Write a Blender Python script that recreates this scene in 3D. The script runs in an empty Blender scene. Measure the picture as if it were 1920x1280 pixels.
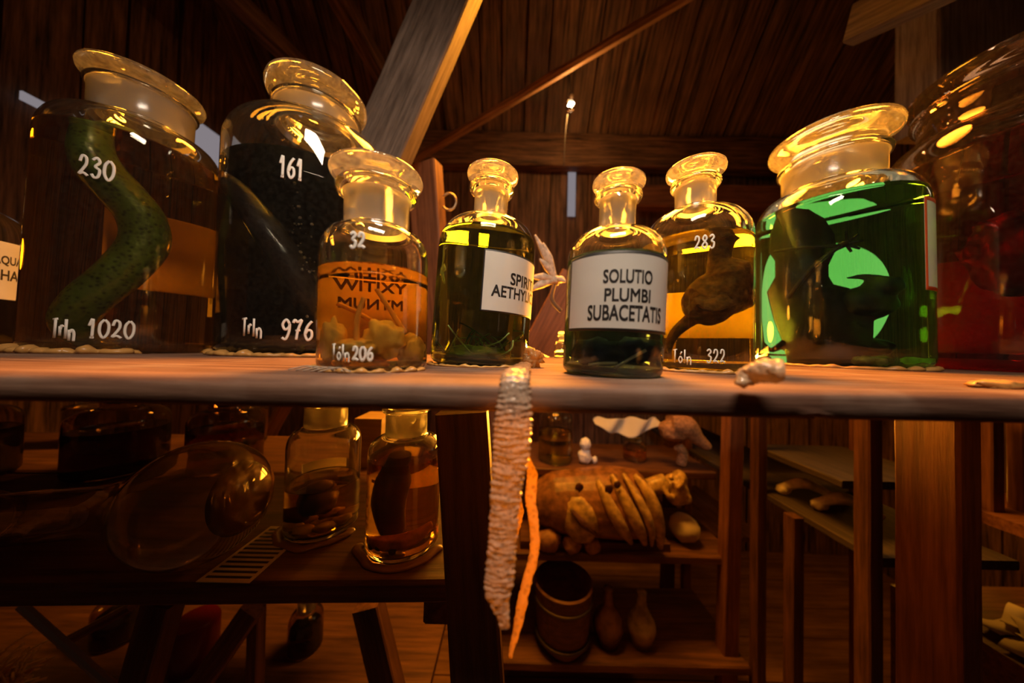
import bpy, bmesh, math, random
from mathutils import Vector, Matrix, noise

random.seed(7)
SC = bpy.context.scene
COL = SC.collection
PI = math.pi
D2R = math.pi / 180

# ------------------------------------------------------------------ camera
FPX = 550.0                                   # focal length in pixels of the 1920 px wide frame
FLOOR_Z = -1.35
CAM_H = 0.022                                 # eye height over the shelf board (shelf top is z = 0)
cd = bpy.data.cameras.new('camera')
cam = bpy.data.objects.new('camera', cd)
COL.objects.link(cam)
cd.sensor_width = 36.0
cd.lens = FPX / 1920 * 36.0
cd.clip_start = 0.005
CAM_M = Matrix.Translation((0, 0, CAM_H)) @ Matrix.Rotation(D2R * 91.18, 4, 'X') @ Matrix.Rotation(D2R * 1.297, 4, 'Z')
cam.matrix_world = CAM_M
cd.dof.use_dof = True
cd.dof.focus_distance = 0.34
cd.dof.aperture_fstop = 2.8
SC.camera = cam

# ------------------------------------------------------------------ world, lights, exposure
w = bpy.data.worlds.new('world'); SC.world = w; w.use_nodes = True
w.node_tree.nodes['Background'].inputs[0].default_value = (1.0, 0.55, 0.28, 1)
w.node_tree.nodes['Background'].inputs[1].default_value = 0.009
SC.view_settings.view_transform = 'Standard'
SC.view_settings.look = 'None'
SC.view_settings.gamma = 1.0
SC.view_settings.exposure = 0.0
SC.cycles.use_denoising = True
SC.cycles.max_bounces = 28
SC.cycles.transmission_bounces = 26
SC.cycles.transparent_max_bounces = 20
SC.cycles.glossy_bounces = 8
SC.cycles.diffuse_bounces = 3
SC.cycles.caustics_reflective = False
SC.cycles.caustics_refractive = True
SC.cycles.blur_glossy = 0.6
SC.cycles.sample_clamp_indirect = 25.0


def area(name, loc, target, sx, sy, power, color, spread=180):
    l = bpy.data.lights.new(name, 'AREA'); l.shape = 'RECTANGLE'
    l.size = sx; l.size_y = sy; l.energy = power; l.color = color; l.spread = spread * D2R
    o = bpy.data.objects.new(name, l); COL.objects.link(o); o.location = loc
    o.rotation_euler = (Vector(target) - Vector(loc)).to_track_quat('-Z', 'Y').to_euler()
    return o


def point(name, loc, power, color, r=0.03):
    l = bpy.data.lights.new(name, 'POINT'); l.energy = power; l.color = color; l.shadow_soft_size = r
    o = bpy.data.objects.new(name, l); COL.objects.link(o); o.location = loc
    return o


AMBER = (1.0, 0.345, 0.022)
area('key_window', (0.02, -0.09, 0.735), (0.0, 0.38, 0.10), 0.34, 0.075, 5.2, (1.0, 0.79, 0.60), 150)
area('amber_top_fill', (0.08, 1.00, 1.34), (0.02, 0.30, 0.10), 0.80, 0.50, 38.0, AMBER, 110).data.shape = 'ELLIPSE'  # unseen light added overhead to brighten the orange jar and the necks
area('amber_lamp', (0.20, 1.30, -0.12), (0.12, 0.30, 0.26), 0.70, 0.18, 27.0, AMBER, 72)
area('amber_lamp_side', (0.75, 1.35, -0.06), (0.35, 0.35, 0.42), 0.30, 0.10, 26.0, AMBER, 72)
area('green_jar_glow_fill', (1.19, 0.95, 0.22), (0.64, 0.55, 0.17), 0.46, 0.40, 0.62, (1.0, 0.84, 0.50)).data.shape = 'ELLIPSE'  # unseen light added so the green liquid glows
point('under_shelf_lamp', (0.52, 0.30, -0.034), 0.13, AMBER, 0.008)
point('lower_jars_fill', (-0.105, 0.85, -0.15), 0.32, AMBER, 0.02)  # unseen fill added to brighten the jars on the lower shelf
point('snake_jar_back_fill', (-0.70, 0.95, 0.20), 1.2, AMBER, 0.035)  # unseen fill added to light the snake jar's rear and the side wall
point('floor_fill', (1.72, 1.28, -0.46), 3.8, AMBER, 0.04)  # unseen fill added to brighten the floor at the back
point('straw_fill', (-1.62, 0.90, -0.50), 0.5, AMBER, 0.04)  # fill added out of frame to light the straw
point('red_jar_back_fill', (1.27, 0.88, 0.12), 1.0, AMBER, 0.03)  # unseen fill added to backlight the red jar's rear label
point('bulb_light', (0.30, 1.46, 1.24), 3.6, (1.0, 0.50, 0.14), 0.02)

# ------------------------------------------------------------------ helpers


def ray(px, py):
    d = CAM_M.to_3x3() @ Vector((px - 960, 640 - py, -FPX))
    return Vector((0, 0, CAM_H)), d


def at(px, py, y):
    c, d = ray(px, py)
    return c + d * (y / d.y)


def atz(px, py, z):
    c, d = ray(px, py)
    return c + d * ((z - c.z) / d.z)


def atx(px, py, x):
    c, d = ray(px, py)
    return c + d * (x / d.x)


def new(name, mesh_or_bm, mats=None, parent=None, smooth=True):
    if isinstance(mesh_or_bm, bmesh.types.BMesh):
        me = bpy.data.meshes.new(name)
        bmesh.ops.recalc_face_normals(mesh_or_bm, faces=mesh_or_bm.faces)
        mesh_or_bm.to_mesh(me); mesh_or_bm.free()
    else:
        me = mesh_or_bm
    if mats is not None:
        for m in (mats if isinstance(mats, (list, tuple)) else [mats]):
            me.materials.append(m)
    if smooth:
        me.shade_smooth()
    o = bpy.data.objects.new(name, me)
    COL.objects.link(o)
    if parent is not None:
        o.parent = parent
    return o


def autosmooth(o, ang=40):
    me = o.data
    me.shade_smooth()
    bm = bmesh.new(); bm.from_mesh(me)
    for e in bm.edges:
        if len(e.link_faces) == 2 and e.calc_face_angle(0) > ang * D2R:
            e.smooth = False
    bm.to_mesh(me); bm.free()
    return o


def tag(o, label, cat, group=None, kind=None):
    o['label'] = label
    o['category'] = cat
    if group: o['group'] = group
    if kind: o['kind'] = kind
    return o


def struct(o):
    o['kind'] = 'structure'
    return o


def empty(name, loc=(0, 0, 0), rot=(0, 0, 0)):
    o = bpy.data.objects.new(name, None); COL.objects.link(o)
    o.empty_display_size = 0.02
    o.location = loc; o.rotation_euler = rot
    return o


def lathe(bm, prof, seg=64, matfn=None, M=None):
    """profile of (r, z), open ends on the axis or a closed loop"""
    rings = []
    M = M or Matrix.Identity(4)
    for r, z in prof:
        if r < 1e-7:
            rings.append([bm.verts.new(M @ Vector((0, 0, z)))])
        else:
            rings.append([bm.verts.new(M @ Vector((r * math.cos(2 * PI * k / seg), r * math.sin(2 * PI * k / seg), z))) for k in range(seg)])
    for i in range(len(rings) - 1):
        a, b = rings[i], rings[i + 1]
        mi = matfn((prof[i][1] + prof[i + 1][1]) / 2, i) if matfn else 0
        for k in range(seg):
            k2 = (k + 1) % seg
            if len(a) == 1 and len(b) == 1: continue
            if len(a) == 1: f = bm.faces.new((a[0], b[k2], b[k]))
            elif len(b) == 1: f = bm.faces.new((a[k], a[k2], b[0]))
            else: f = bm.faces.new((a[k], a[k2], b[k2], b[k]))
            f.material_index = mi
    return rings


def frames(pts):
    pts = [Vector(p) for p in pts]
    out = []
    n = None
    for i, p in enumerate(pts):
        t = (pts[min(i + 1, len(pts) - 1)] - pts[max(i - 1, 0)])
        t = t.normalized() if t.length > 1e-9 else Vector((0, 0, 1))
        if n is None:
            n = t.orthogonal().normalized()
        n = (n - t * n.dot(t))
        n = n.normalized() if n.length > 1e-6 else t.orthogonal().normalized()
        out.append((p, t, n, t.cross(n)))
    return out


def tube(bm, pts, rad, seg=10, flat=1.0, up=None, cap=True):
    """tube along points; rad scalar or list; flat squashes along the second axis"""
    fr = frames(pts)
    rings = []
    for i, (p, t, n, b) in enumerate(fr):
        r = rad[i] if isinstance(rad, (list, tuple)) else rad
        if up is not None:
            b = Vector(up) - t * t.dot(Vector(up)); b.normalize(); n = b.cross(t)
        rings.append([bm.verts.new(p + n * (r * math.cos(2 * PI * k / seg)) + b * (r * flat * math.sin(2 * PI * k / seg))) for k in range(seg)])
    for a, b in zip(rings, rings[1:]):
        for k in range(seg):
            k2 = (k + 1) % seg
            bm.faces.new((a[k], a[k2], b[k2], b[k]))
    if cap:
        bm.faces.new(list(reversed(rings[0]))); bm.faces.new(rings[-1])
    return rings


def smooth_path(pts, n=6):
    pts = [Vector(p) for p in pts]
    out = []
    for i in range(len(pts) - 1):
        p0, p1, p2, p3 = pts[max(i - 1, 0)], pts[i], pts[i + 1], pts[min(i + 2, len(pts) - 1)]
        for k in range(n):
            t = k / n
            out.append(0.5 * ((2 * p1) + (p2 - p0) * t + (2 * p0 - 5 * p1 + 4 * p2 - p3) * t * t + (3 * p1 - p0 - 3 * p2 + p3) * t ** 3))
    out.append(pts[-1])
    return out


def lerp_list(vals, n):
    out = []
    m = len(vals) - 1
    for i in range(n):
        t = i / (n - 1) * m
        k = min(int(t), m - 1)
        out.append(vals[k] + (vals[k + 1] - vals[k]) * (t - k))
    return out


def box(bm, lo, hi, M=None, jit=0.0):
    M = M or Matrix.Identity(4)
    vs = [bm.verts.new(M @ Vector((x, y, z))) for x in (lo[0], hi[0]) for y in (lo[1], hi[1]) for z in (lo[2], hi[2])]
    for q in ((0, 1, 3, 2), (4, 6, 7, 5), (0, 4, 5, 1), (2, 3, 7, 6), (0, 2, 6, 4), (1, 5, 7, 3)):
        bm.faces.new([vs[i] for i in q])
    return vs


def blob(bm, c, r, amp=0.15, freq=2.0, sub=3, seed=0, M=None):
    s = bmesh.ops.create_icosphere(bm, subdivisions=sub, radius=1.0)
    for v in s['verts']:
        d = v.co.normalized()
        k = 1 + amp * noise.noise(d * freq + Vector((seed * 7.3, seed * 3.1, seed)))
        p = Vector((d.x * r[0] * k, d.y * r[1] * k, d.z * r[2] * k))
        if M: p = M @ p
        v.co = p + Vector(c)
    return s['verts']


def board_matrix(p0, p1, up=(0, 0, 1)):
    p0, p1 = Vector(p0), Vector(p1)
    x = (p1 - p0).normalized()
    u = Vector(up)
    z = (u - x * u.dot(x)); z.normalize()
    y = z.cross(x)
    M = Matrix((x, y, z)).transposed().to_4x4()
    M.translation = p0
    return M, (p1 - p0).length


def board(name, p0, p1, wy, tz, mat, up=(0, 0, 1), bev=0.004, rough=0.0, parent=None, nseg=None, seed=0):
    """sawn timber with its long side along local X, worn edges"""
    M, L = board_matrix(p0, p1, up)
    bm = bmesh.new()
    n = nseg or max(2, int(L / 0.05))
    b = min(bev, wy * .3, tz * .3)
    sec = [(-wy / 2 + b, -tz / 2), (wy / 2 - b, -tz / 2), (wy / 2, -tz / 2 + b), (wy / 2, tz / 2 - b), (wy / 2 - b, tz / 2), (-wy / 2 + b, tz / 2), (-wy / 2, tz / 2 - b), (-wy / 2, -tz / 2 + b)]
    rings = []
    for i in range(n + 1):
        x = L * i / n
        ring = []
        for (y, z) in sec:
            k = Vector((x * 6 + seed, y * 30, z * 30))
            ring.append(bm.verts.new((x, y + rough * noise.noise(k), z + rough * noise.noise(k + Vector((9, 4, 2))))))
        rings.append(ring)
    for a, c in zip(rings, rings[1:]):
        for k in range(8):
            k2 = (k + 1) % 8
            bm.faces.new((a[k], a[k2], c[k2], c[k]))
    bm.faces.new(list(reversed(rings[0]))); bm.faces.new(rings[-1])
    o = new(name, bm, mat, smooth=False)
    o.matrix_world = M
    if parent:
        o.parent = parent
        o.matrix_parent_inverse = parent.matrix_world.inverted()
    return o


def remesh(o, vox, smooth=6):
    m = o.modifiers.new('body', 'REMESH'); m.mode = 'VOXEL'; m.voxel_size = vox; m.use_smooth_shade = True
    if smooth:
        s = o.modifiers.new('soften', 'SMOOTH'); s.iterations = smooth; s.factor = 0.5
    return o


# ------------------------------------------------------------------ materials


def mat(name):
    m = bpy.data.materials.new(name); m.use_nodes = True
    m.node_tree.nodes.clear()
    return m, m.node_tree.nodes, m.node_tree.links


def out(m, sh, vol=None):
    o = m.node_tree.nodes.new('ShaderNodeOutputMaterial')
    m.node_tree.links.new(sh, o.inputs['Surface'])
    if vol: m.node_tree.links.new(vol, o.inputs['Volume'])
    return m


def plain(name, col, rough=0.6, bump=0.0, bscale=60.0, var=0.0, metallic=0.0, trans=0.0, sub=0.0):
    m, N, L = mat(name)
    p = N.new('ShaderNodeBsdfPrincipled')
    p.inputs['Base Color'].default_value = (*col, 1)
    p.inputs['Roughness'].default_value = rough
    p.inputs['Metallic'].default_value = metallic
    sh = p.outputs[0]
    if bump or var:
        tc = N.new('ShaderNodeTexCoord'); no = N.new('ShaderNodeTexNoise')
        no.inputs['Scale'].default_value = bscale; no.inputs['Detail'].default_value = 5
        L.new(tc.outputs['Object'], no.inputs['Vector'])
        if bump:
            b = N.new('ShaderNodeBump'); b.inputs['Strength'].default_value = bump; b.inputs['Distance'].default_value = 0.003
            L.new(no.outputs[0], b.inputs['Height']); L.new(b.outputs[0], p.inputs['Normal'])
        if var:
            r = N.new('ShaderNodeValToRGB')
            r.color_ramp.elements[0].position = .35; r.color_ramp.elements[1].position = .65
            r.color_ramp.elements[0].color = (*[c * (1 - var) for c in col], 1)
            r.color_ramp.elements[1].color = (*[min(1, c * (1 + var * .6)) for c in col], 1)
            L.new(no.outputs[0], r.inputs[0]); L.new(r.outputs[0], p.inputs['Base Color'])
    if trans:
        t = N.new('ShaderNodeBsdfTranslucent'); t.inputs[0].default_value = (*col, 1)
        mx = N.new('ShaderNodeMixShader'); mx.inputs[0].default_value = trans
        L.new(sh, mx.inputs[1]); L.new(t.outputs[0], mx.inputs[2]); sh = mx.outputs[0]
    return out(m, sh)


def wood(name, dark, light, grain=1.0, rough=0.65, bump=0.4, spots=0.0, spot_col=(0.5, 0.42, 0.33), spec=0.4):
    """sawn timber: grain runs along the object's X axis"""
    m, N, L = mat(name)
    tc = N.new('ShaderNodeTexCoord')
    mp = N.new('ShaderNodeMapping'); mp.inputs['Scale'].default_value = (2.2 * grain, 38 * grain, 38 * grain)
    L.new(tc.outputs['Object'], mp.inputs[0])
    n1 = N.new('ShaderNodeTexNoise'); n1.inputs['Scale'].default_value = 2.0; n1.inputs['Detail'].default_value = 9; n1.inputs['Roughness'].default_value = .68
    L.new(mp.outputs[0], n1.inputs['Vector'])
    n2 = N.new('ShaderNodeTexNoise'); n2.inputs['Scale'].default_value = 5.0; n2.inputs['Detail'].default_value = 4
    L.new(tc.outputs['Object'], n2.inputs['Vector'])
    r = N.new('ShaderNodeValToRGB')
    r.color_ramp.elements[0].position = .34; r.color_ramp.elements[1].position = .68
    r.color_ramp.elements[0].color = (*dark, 1); r.color_ramp.elements[1].color = (*light, 1)
    L.new(n1.outputs[0], r.inputs[0])
    mul = N.new('ShaderNodeMix'); mul.data_type = 'RGBA'; mul.blend_type = 'MULTIPLY'; mul.inputs[0].default_value = .55
    r2 = N.new('ShaderNodeValToRGB'); r2.color_ramp.elements[0].position = .3; r2.color_ramp.elements[1].position = .7
    r2.color_ramp.elements[0].color = (.42, .38, .36, 1); r2.color_ramp.elements[1].color = (1, 1, 1, 1)
    L.new(n2.outputs[0], r2.inputs[0])
    L.new(r.outputs[0], mul.inputs[6]); L.new(r2.outputs[0], mul.inputs[7])
    col = mul.outputs[2]
    if spots:
        n3 = N.new('ShaderNodeTexNoise'); n3.inputs['Scale'].default_value = 14; n3.inputs['Detail'].default_value = 8
        L.new(tc.outputs['Object'], n3.inputs['Vector'])
        r3 = N.new('ShaderNodeValToRGB'); r3.color_ramp.elements[0].position = .5; r3.color_ramp.elements[1].position = .72
        r3.color_ramp.elements[0].color = (0, 0, 0, 1); r3.color_ramp.elements[1].color = (spots, spots, spots, 1)
        L.new(n3.outputs[0], r3.inputs[0])
        mx = N.new('ShaderNodeMix'); mx.data_type = 'RGBA'
        L.new(r3.outputs[0], mx.inputs[0]); L.new(col, mx.inputs[6]); mx.inputs[7].default_value = (*spot_col, 1)
        col = mx.outputs[2]
    p = N.new('ShaderNodeBsdfPrincipled'); p.inputs['Roughness'].default_value = rough
    p.inputs['Specular IOR Level'].default_value = spec
    L.new(col, p.inputs['Base Color'])
    b = N.new('ShaderNodeBump'); b.inputs['Strength'].default_value = bump; b.inputs['Distance'].default_value = .002
    L.new(n1.outputs[0], b.inputs['Height']); L.new(b.outputs[0], p.inputs['Normal'])
    return out(m, p.outputs[0])


def glass(name, tint=(1, 1, 1), rough=0.0, dust=0.0, dust_col=(.62, .55, .45)):
    m, N, L = mat(name)
    g = N.new('ShaderNodeBsdfGlass'); g.inputs['Color'].default_value = (*tint, 1)
    g.inputs['IOR'].default_value = 1.46; g.inputs['Roughness'].default_value = rough
    sh = g.outputs[0]
    if dust:
        d = N.new('ShaderNodeBsdfDiffuse'); d.inputs[0].default_value = (*dust_col, 1)
        t = N.new('ShaderNodeBsdfTranslucent'); t.inputs[0].default_value = (*dust_col, 1)
        dt = N.new('ShaderNodeMixShader'); dt.inputs[0].default_value = .5
        L.new(d.outputs[0], dt.inputs[1]); L.new(t.outputs[0], dt.inputs[2])
        tc = N.new('ShaderNodeTexCoord'); no = N.new('ShaderNodeTexNoise'); no.inputs['Scale'].default_value = 160; no.inputs['Detail'].default_value = 6
        L.new(tc.outputs['Object'], no.inputs['Vector'])
        mr = N.new('ShaderNodeMapRange'); mr.inputs[1].default_value = .4; mr.inputs[2].default_value = .75
        mr.inputs[3].default_value = dust * .5; mr.inputs[4].default_value = dust * 1.6
        L.new(no.outputs[0], mr.inputs[0])
        mx = N.new('ShaderNodeMixShader'); L.new(mr.outputs[0], mx.inputs[0])
        L.new(sh, mx.inputs[1]); L.new(dt.outputs[0], mx.inputs[2]); sh = mx.outputs[0]
    return out(m, sh)


def frosted(name, col=(.92, .86, .76), k=0.62, rough=0.32):
    """ground glass of a joint: scatters what it lets through"""
    m, N, L = mat(name)
    g = N.new('ShaderNodeBsdfGlass'); g.inputs['Color'].default_value = (1, 1, 1, 1)
    g.inputs['IOR'].default_value = 1.2; g.inputs['Roughness'].default_value = rough
    d = N.new('ShaderNodeBsdfDiffuse'); d.inputs[0].default_value = (*col, 1)
    t = N.new('ShaderNodeBsdfTranslucent'); t.inputs[0].default_value = (*col, 1)
    dt = N.new('ShaderNodeMixShader'); dt.inputs[0].default_value = .85
    L.new(d.outputs[0], dt.inputs[1]); L.new(t.outputs[0], dt.inputs[2])
    mx = N.new('ShaderNodeMixShader'); mx.inputs[0].default_value = k
    L.new(g.outputs[0], mx.inputs[1]); L.new(dt.outputs[0], mx.inputs[2])
    gl = N.new('ShaderNodeBsdfGlossy'); gl.inputs['Roughness'].default_value = .18
    fr = N.new('ShaderNodeFresnel'); fr.inputs[0].default_value = 1.45
    m2 = N.new('ShaderNodeMixShader'); L.new(fr.outputs[0], m2.inputs[0])
    L.new(mx.outputs[0], m2.inputs[1]); L.new(gl.outputs[0], m2.inputs[2])
    return out(m, m2.outputs[0])


def liquid(name, T, D, haze=0.0, haze_col=(.5, .5, .5)):
    """clear liquid that lets T (rgb) through after a path of D metres"""
    m, N, L = mat(name)
    g = N.new('ShaderNodeBsdfGlass'); g.inputs['IOR'].default_value = 1.33; g.inputs['Roughness'].default_value = 0
    a = [-math.log(max(t, 1e-4)) / D for t in T]
    dens = max(max(a), 1e-3)
    v = N.new('ShaderNodeVolumeAbsorption')
    v.inputs['Color'].default_value = (*[1 - x / dens for x in a], 1)
    v.inputs['Density'].default_value = dens
    sh = g.outputs[0]
    if haze:
        d = N.new('ShaderNodeBsdfTranslucent'); d.inputs[0].default_value = (*haze_col, 1)
        mx = N.new('ShaderNodeMixShader'); mx.inputs[0].default_value = haze
        L.new(sh, mx.inputs[1]); L.new(d.outputs[0], mx.inputs[2]); sh = mx.outputs[0]
    return out(m, sh, v.outputs[0])


def emit(name, col, s):
    m, N, L = mat(name)
    e = N.new('ShaderNodeEmission'); e.inputs[0].default_value = (*col, 1); e.inputs[1].default_value = s
    return out(m, e.outputs[0])


W_SHELF = wood('worn_shelf_wood', (.12, .052, .032), (.36, .205, .135), .9, .62, .5, .40, (.42, .32, .25))
W_DARK = wood('dark_timber', (.055, .022, .012), (.20, .085, .04), 1.0, .55, .5)
W_ROOF = wood('roof_timber', (.010, .005, .003), (.36, .18, .095), .8, .7, .6)
W_BRACE = wood('grey_brown_timber', (.11, .075, .055), (.34, .245, .19), 1.6, .75, .7)
W_POST = wood('lit_post_timber', (.22, .15, .11), (.58, .44, .34), 1.6, .75, .7)  # grey-brown timber lightened: light falling on the post is put into its colour
W_POLE = wood('pole_timber', (.18, .08, .03), (.58, .30, .13), 1.0, .6, .4)
W_GREY = wood('dim_grey_timber', (.025, .018, .013), (.085, .06, .047), 1.6, .75, .7)
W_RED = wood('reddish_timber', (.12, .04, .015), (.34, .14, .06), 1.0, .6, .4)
W_FLOOR = wood('floor_boards', (.16, .07, .03), (.40, .20, .09), .6, .7, .3)
GLASS = glass('bottle_glass', (.985, .99, .98), 0.0, .012)
GLASS_DUSTY = glass('dusty_bottle_glass', (.96, .95, .92), 0.0, .022)
GLASS_DARK = glass('brown_bottle_glass', (.86, .78, .74), 0.0, .025)
STOP_GLASS = glass('stopper_glass', (.97, .97, .94), 0.02, .10, (.75, .70, .60))
FROST = frosted('ground_joint_glass')
PAPER = plain('label_paper', (.88, .86, .82), .6, trans=.35, var=.06, bscale=25)
PAPER_BACK = plain('label_paper_back', (.70, .60, .44), .8, trans=.55)
INK = plain('label_ink', (.015, .012, .012), .5)
INK_BROWN = plain('faded_ink', (.30, .17, .07), .7)
BORDER = plain('label_border_black', (.02, .018, .018), .5)
BORDER_RED = plain('label_border_orange', (.62, .10, .02), .5)
PAINT = plain('white_paint', (.86, .82, .76), .5)
PUTTY = plain('tan_putty', (.58, .30, .085), .32, .3, 40, .15)
SKIN_DRY = None

# ------------------------------------------------------------------ jars


def qarc(a, b, n=8, p=1.0):
    """quarter ellipse from a=(R, z0) with a vertical tangent to b=(r, z1) with a horizontal one"""
    res = []
    for i in range(1, n + 1):
        t = PI / 2 * i / n
        res.append((b[0] + (a[0] - b[0]) * math.cos(t) ** p, a[1] + (b[1] - a[1]) * math.sin(t) ** p))
    return res


def outer_profile(j):
    R, rn, rf = j['R'], j['rn'], j['rf']
    zs, zn, zf = j['zs'], j['zn'], j['zf']
    f = R * .16
    pr = [(0, R * .035), (R * .55, R * .03), (R * .80, 0), (R - f, 0)]
    for i in range(1, 7):
        t = PI / 2 * i / 6
        pr.append((R - f + f * math.sin(t), f - f * math.cos(t)))
    n = max(2, int((zs - f) / (R * .5)))
    for i in range(1, n + 1): pr.append((R, f + (zs - f) * i / n))
    zb = zn - (zn - zs) * .12
    pr += qarc((R, zs), (rn * 1.10, zb), 10, .92)
    pr += [(rn * 1.03, zb + (zn - zb) * .5), (rn, zn)]
    pr.append((rn, zn + (zf - zn) * .25))
    lip = (rf - rn)
    zl = zf - lip * 1.1
    pr += [(rn, max(zl - lip * .8, zn + (zf - zn) * .4)), (rn * 1.01 + lip * .25, zl - lip * .25), (rf - lip * .12, zl), (rf, zl + lip * .35), (rf, zf - lip * .35), (rf - lip * .15, zf - lip * .08), (rf - lip * .45, zf)]
    return pr


def inner_profile(j):
    R, rn = j['R'] - j['t'], j['rn'] - j['t']
    zs, zn, zf = j['zs'] - j['t'] * .3, j['zn'] - j['t'] * .4, j['zf']
    b = j['t'] * 2.2
    f = R * .14
    pr = [(0, b + R * .03), (R * .6, b + R * .02), (R - f, b)]
    for i in range(1, 6):
        t = PI / 2 * i / 5
        pr.append((R - f + f * math.sin(t), b + f - f * math.cos(t)))
    n = max(2, int((zs - b) / (R * .5)))
    for i in range(1, n + 1): pr.append((R, b + f + (zs - b - f) * i / n))
    zb = zn - (zn - zs) * .12
    pr += qarc((R, zs), (rn * 1.10, zb), 10, .92)
    pr += [(rn * 1.02, zb + (zn - zb) * .5), (rn, zn), (rn, zn + (zf - zn) * .25), (rn, zn + (zf - zn) * .6), (rn, zf - j['t'] * .2), (rn + j['t'] * .3, zf)]
    return pr


def clip_profile(pr, lev, grow=0.0):
    res = []
    for (r, z), (r2, z2) in zip(pr, pr[1:]):
        res.append((r + (grow if r > 0 else 0), z - (grow if z < lev * .2 else 0)))
        if z <= lev < z2:
            k = (lev - z) / (z2 - z)
            rr = r + (r2 - r) * k
            res.append((rr + grow, lev + .0012))
            res.append((rr - .0012, lev + .0002))
            res.append((rr - .0035, lev))
            break
    res.append((0, lev))
    return res


def make_jar(j):
    """stoppered bottle: base at the Empty, parts bottle_body, stopper, liquid"""
    root = empty(j['name'], (j['X'], j['Y'], j.get('Z', 0)), (0, math.atan(j.get('lean', 0)), j.get('rz', 0)))
    bpy.context.view_layer.update()
    tag(root, j['label'], j.get('cat', 'jar'), j.get('group'))
    o, i = outer_profile(j), inner_profile(j)
    no = len(o)
    bm = bmesh.new()
    prof = o + list(reversed(i))
    z0 = j['zn'] + (j['zf'] - j['zn']) * .02
    zl = j['zf'] - (j['rf'] - j['rn']) * 1.6
    fm = (lambda z, k: 1 if z0 < z < zl and k < no - 1 else 0) if j.get('frost', True) else (lambda z, k: 0)
    lathe(bm, prof, j.get('seg', 72), fm)
    new('bottle_body', bm, [j.get('glass', GLASS), j.get('frostmat', FROST)], root)
    if j.get('level'):
        bm = bmesh.new()
        lathe(bm, clip_profile(i, j['level'], .0004), j.get('seg', 72))
        new('liquid', bm, j['liq'], root)
    if j.get('stopper', True):
        R, rd, H, zf, zn = j['rn'] - j['t'] - .0006, j['rd'], j['H'], j['zf'], j['zn']
        h = H - zf
        th = j.get('disc', .42) * h
        pl = zn + (zf - zn) * .10
        rb = R * .93
        pr = [(rb - j['t'] * 1.2, pl), (rb, pl + .001), (R, zf), (R * .99, zf + h * .12), (R * 1.0, zf + h * .22)]
        zc = H - th
        pr += [(R + (rd - R) * .45, zc - h * .10), (rd * .93, zc), (rd * .985, zc + th * .2), (rd, zc + th * .5), (rd * .985, zc + th * .8), (rd * .93, H)]
        pr += [(rd * .6, H - th * .12), (0, H - th * .18)]
        cav = [(0, zf + h * .1), (rb * .5, zf + h * .08), (rb * .74, zf - h * .2), (rb - j['t'] * 1.2, pl)]
        bm = bmesh.new()
        jn = zf - (j['rf'] - j['rn']) * .4
        lathe(bm, pr + cav, j.get('seg', 72), lambda z, k: 0)
        # the cavity loop ends where the profile began
        bmesh.ops.remove_doubles(bm, verts=bm.verts, dist=1e-6)
        new('stopper', bm, [j.get('stopmat', STOP_GLASS), j.get('frostmat', FROST)], root)
    j['root'] = root
    return j


def hit(j, px, py, rad=None):
    """angle and height where the pixel's ray meets the jar's wall (facing side), in the jar's own axes"""
    Mi = j['root'].matrix_world.inverted()
    c, d = ray(px, py)
    c = Mi @ c; d = Mi.to_3x3() @ d
    r = rad or j['R']
    A = d.x ** 2 + d.y ** 2; B = 2 * (c.x * d.x + c.y * d.y); C = c.x ** 2 + c.y ** 2 - r * r
    disc = B * B - 4 * A * C
    if disc < 0:                                   # beyond the silhouette: the tangent point
        k = -B / (2 * A)
    else:
        k = (-B - math.sqrt(disc)) / (2 * A)
    p = c + d * k
    return math.atan2(p.y, p.x), p.z


def wrap(j, ang, z, off=0.0):
    r = j['R'] + off
    return Vector((r * math.cos(ang), r * math.sin(ang), z))


GLYPH = {
    '0': [[(.5, 1), (.12, .75), (.08, .3), (.45, 0), (.85, .28), (.88, .75), (.5, 1)]],
    '1': [[(.1, .62), (.5, 1), (.5, 0)], [(.25, 0), (.75, 0)]],
    '2': [[(.1, .68), (.3, .98), (.68, .9), (.72, .6), (.4, .3), (.1, .08), (.5, .14), (.92, .02)]],
    '3': [[(.12, .85), (.5, 1), (.78, .8), (.4, .55), (.8, .4), (.7, .08), (.35, 0), (.08, .16)]],
    '6': [[(.8, .98), (.35, .7), (.12, .3), (.4, 0), (.8, .16), (.76, .46), (.4, .5), (.14, .3)]],
    '7': [[(.05, .85), (.2, 1), (.5, .9), (.9, 1), (.55, .5), (.4, 0)], [(.3, .45), (.8, .5)]],
    '8': [[(.5, .52), (.2, .75), (.5, 1), (.8, .76), (.5, .52), (.12, .25), (.5, 0), (.86, .26), (.5, .52)]],
    '9': [[(.85, .8), (.5, 1), (.15, .75), (.4, .5), (.8, .62), (.86, .8), (.82, .4), (.5, .02), (.1, .1)]],
    'T': [[(0, .95), (.95, 1)], [(.5, .97), (.45, 0)]],
    'r': [[(.15, .62), (.2, .12)], [(.2, .42), (.5, .66), (.85, .58)]],
    'l': [[(.5, 1), (.5, -.02)]],
    'n': [[(.15, .46), (.2, -.12)], [(.2, .28), (.5, .46), (.8, .28), (.8, -.14)]],
    'ó': [[(.5, .5), (.15, .25), (.5, 0), (.85, .25), (.5, .5)], [(.45, .62), (.75, .85)]],
    ' ': [],
}
GW = {'l': .28, '1': .8, 'r': .6, 'T': .85, ' ': .5}


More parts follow.
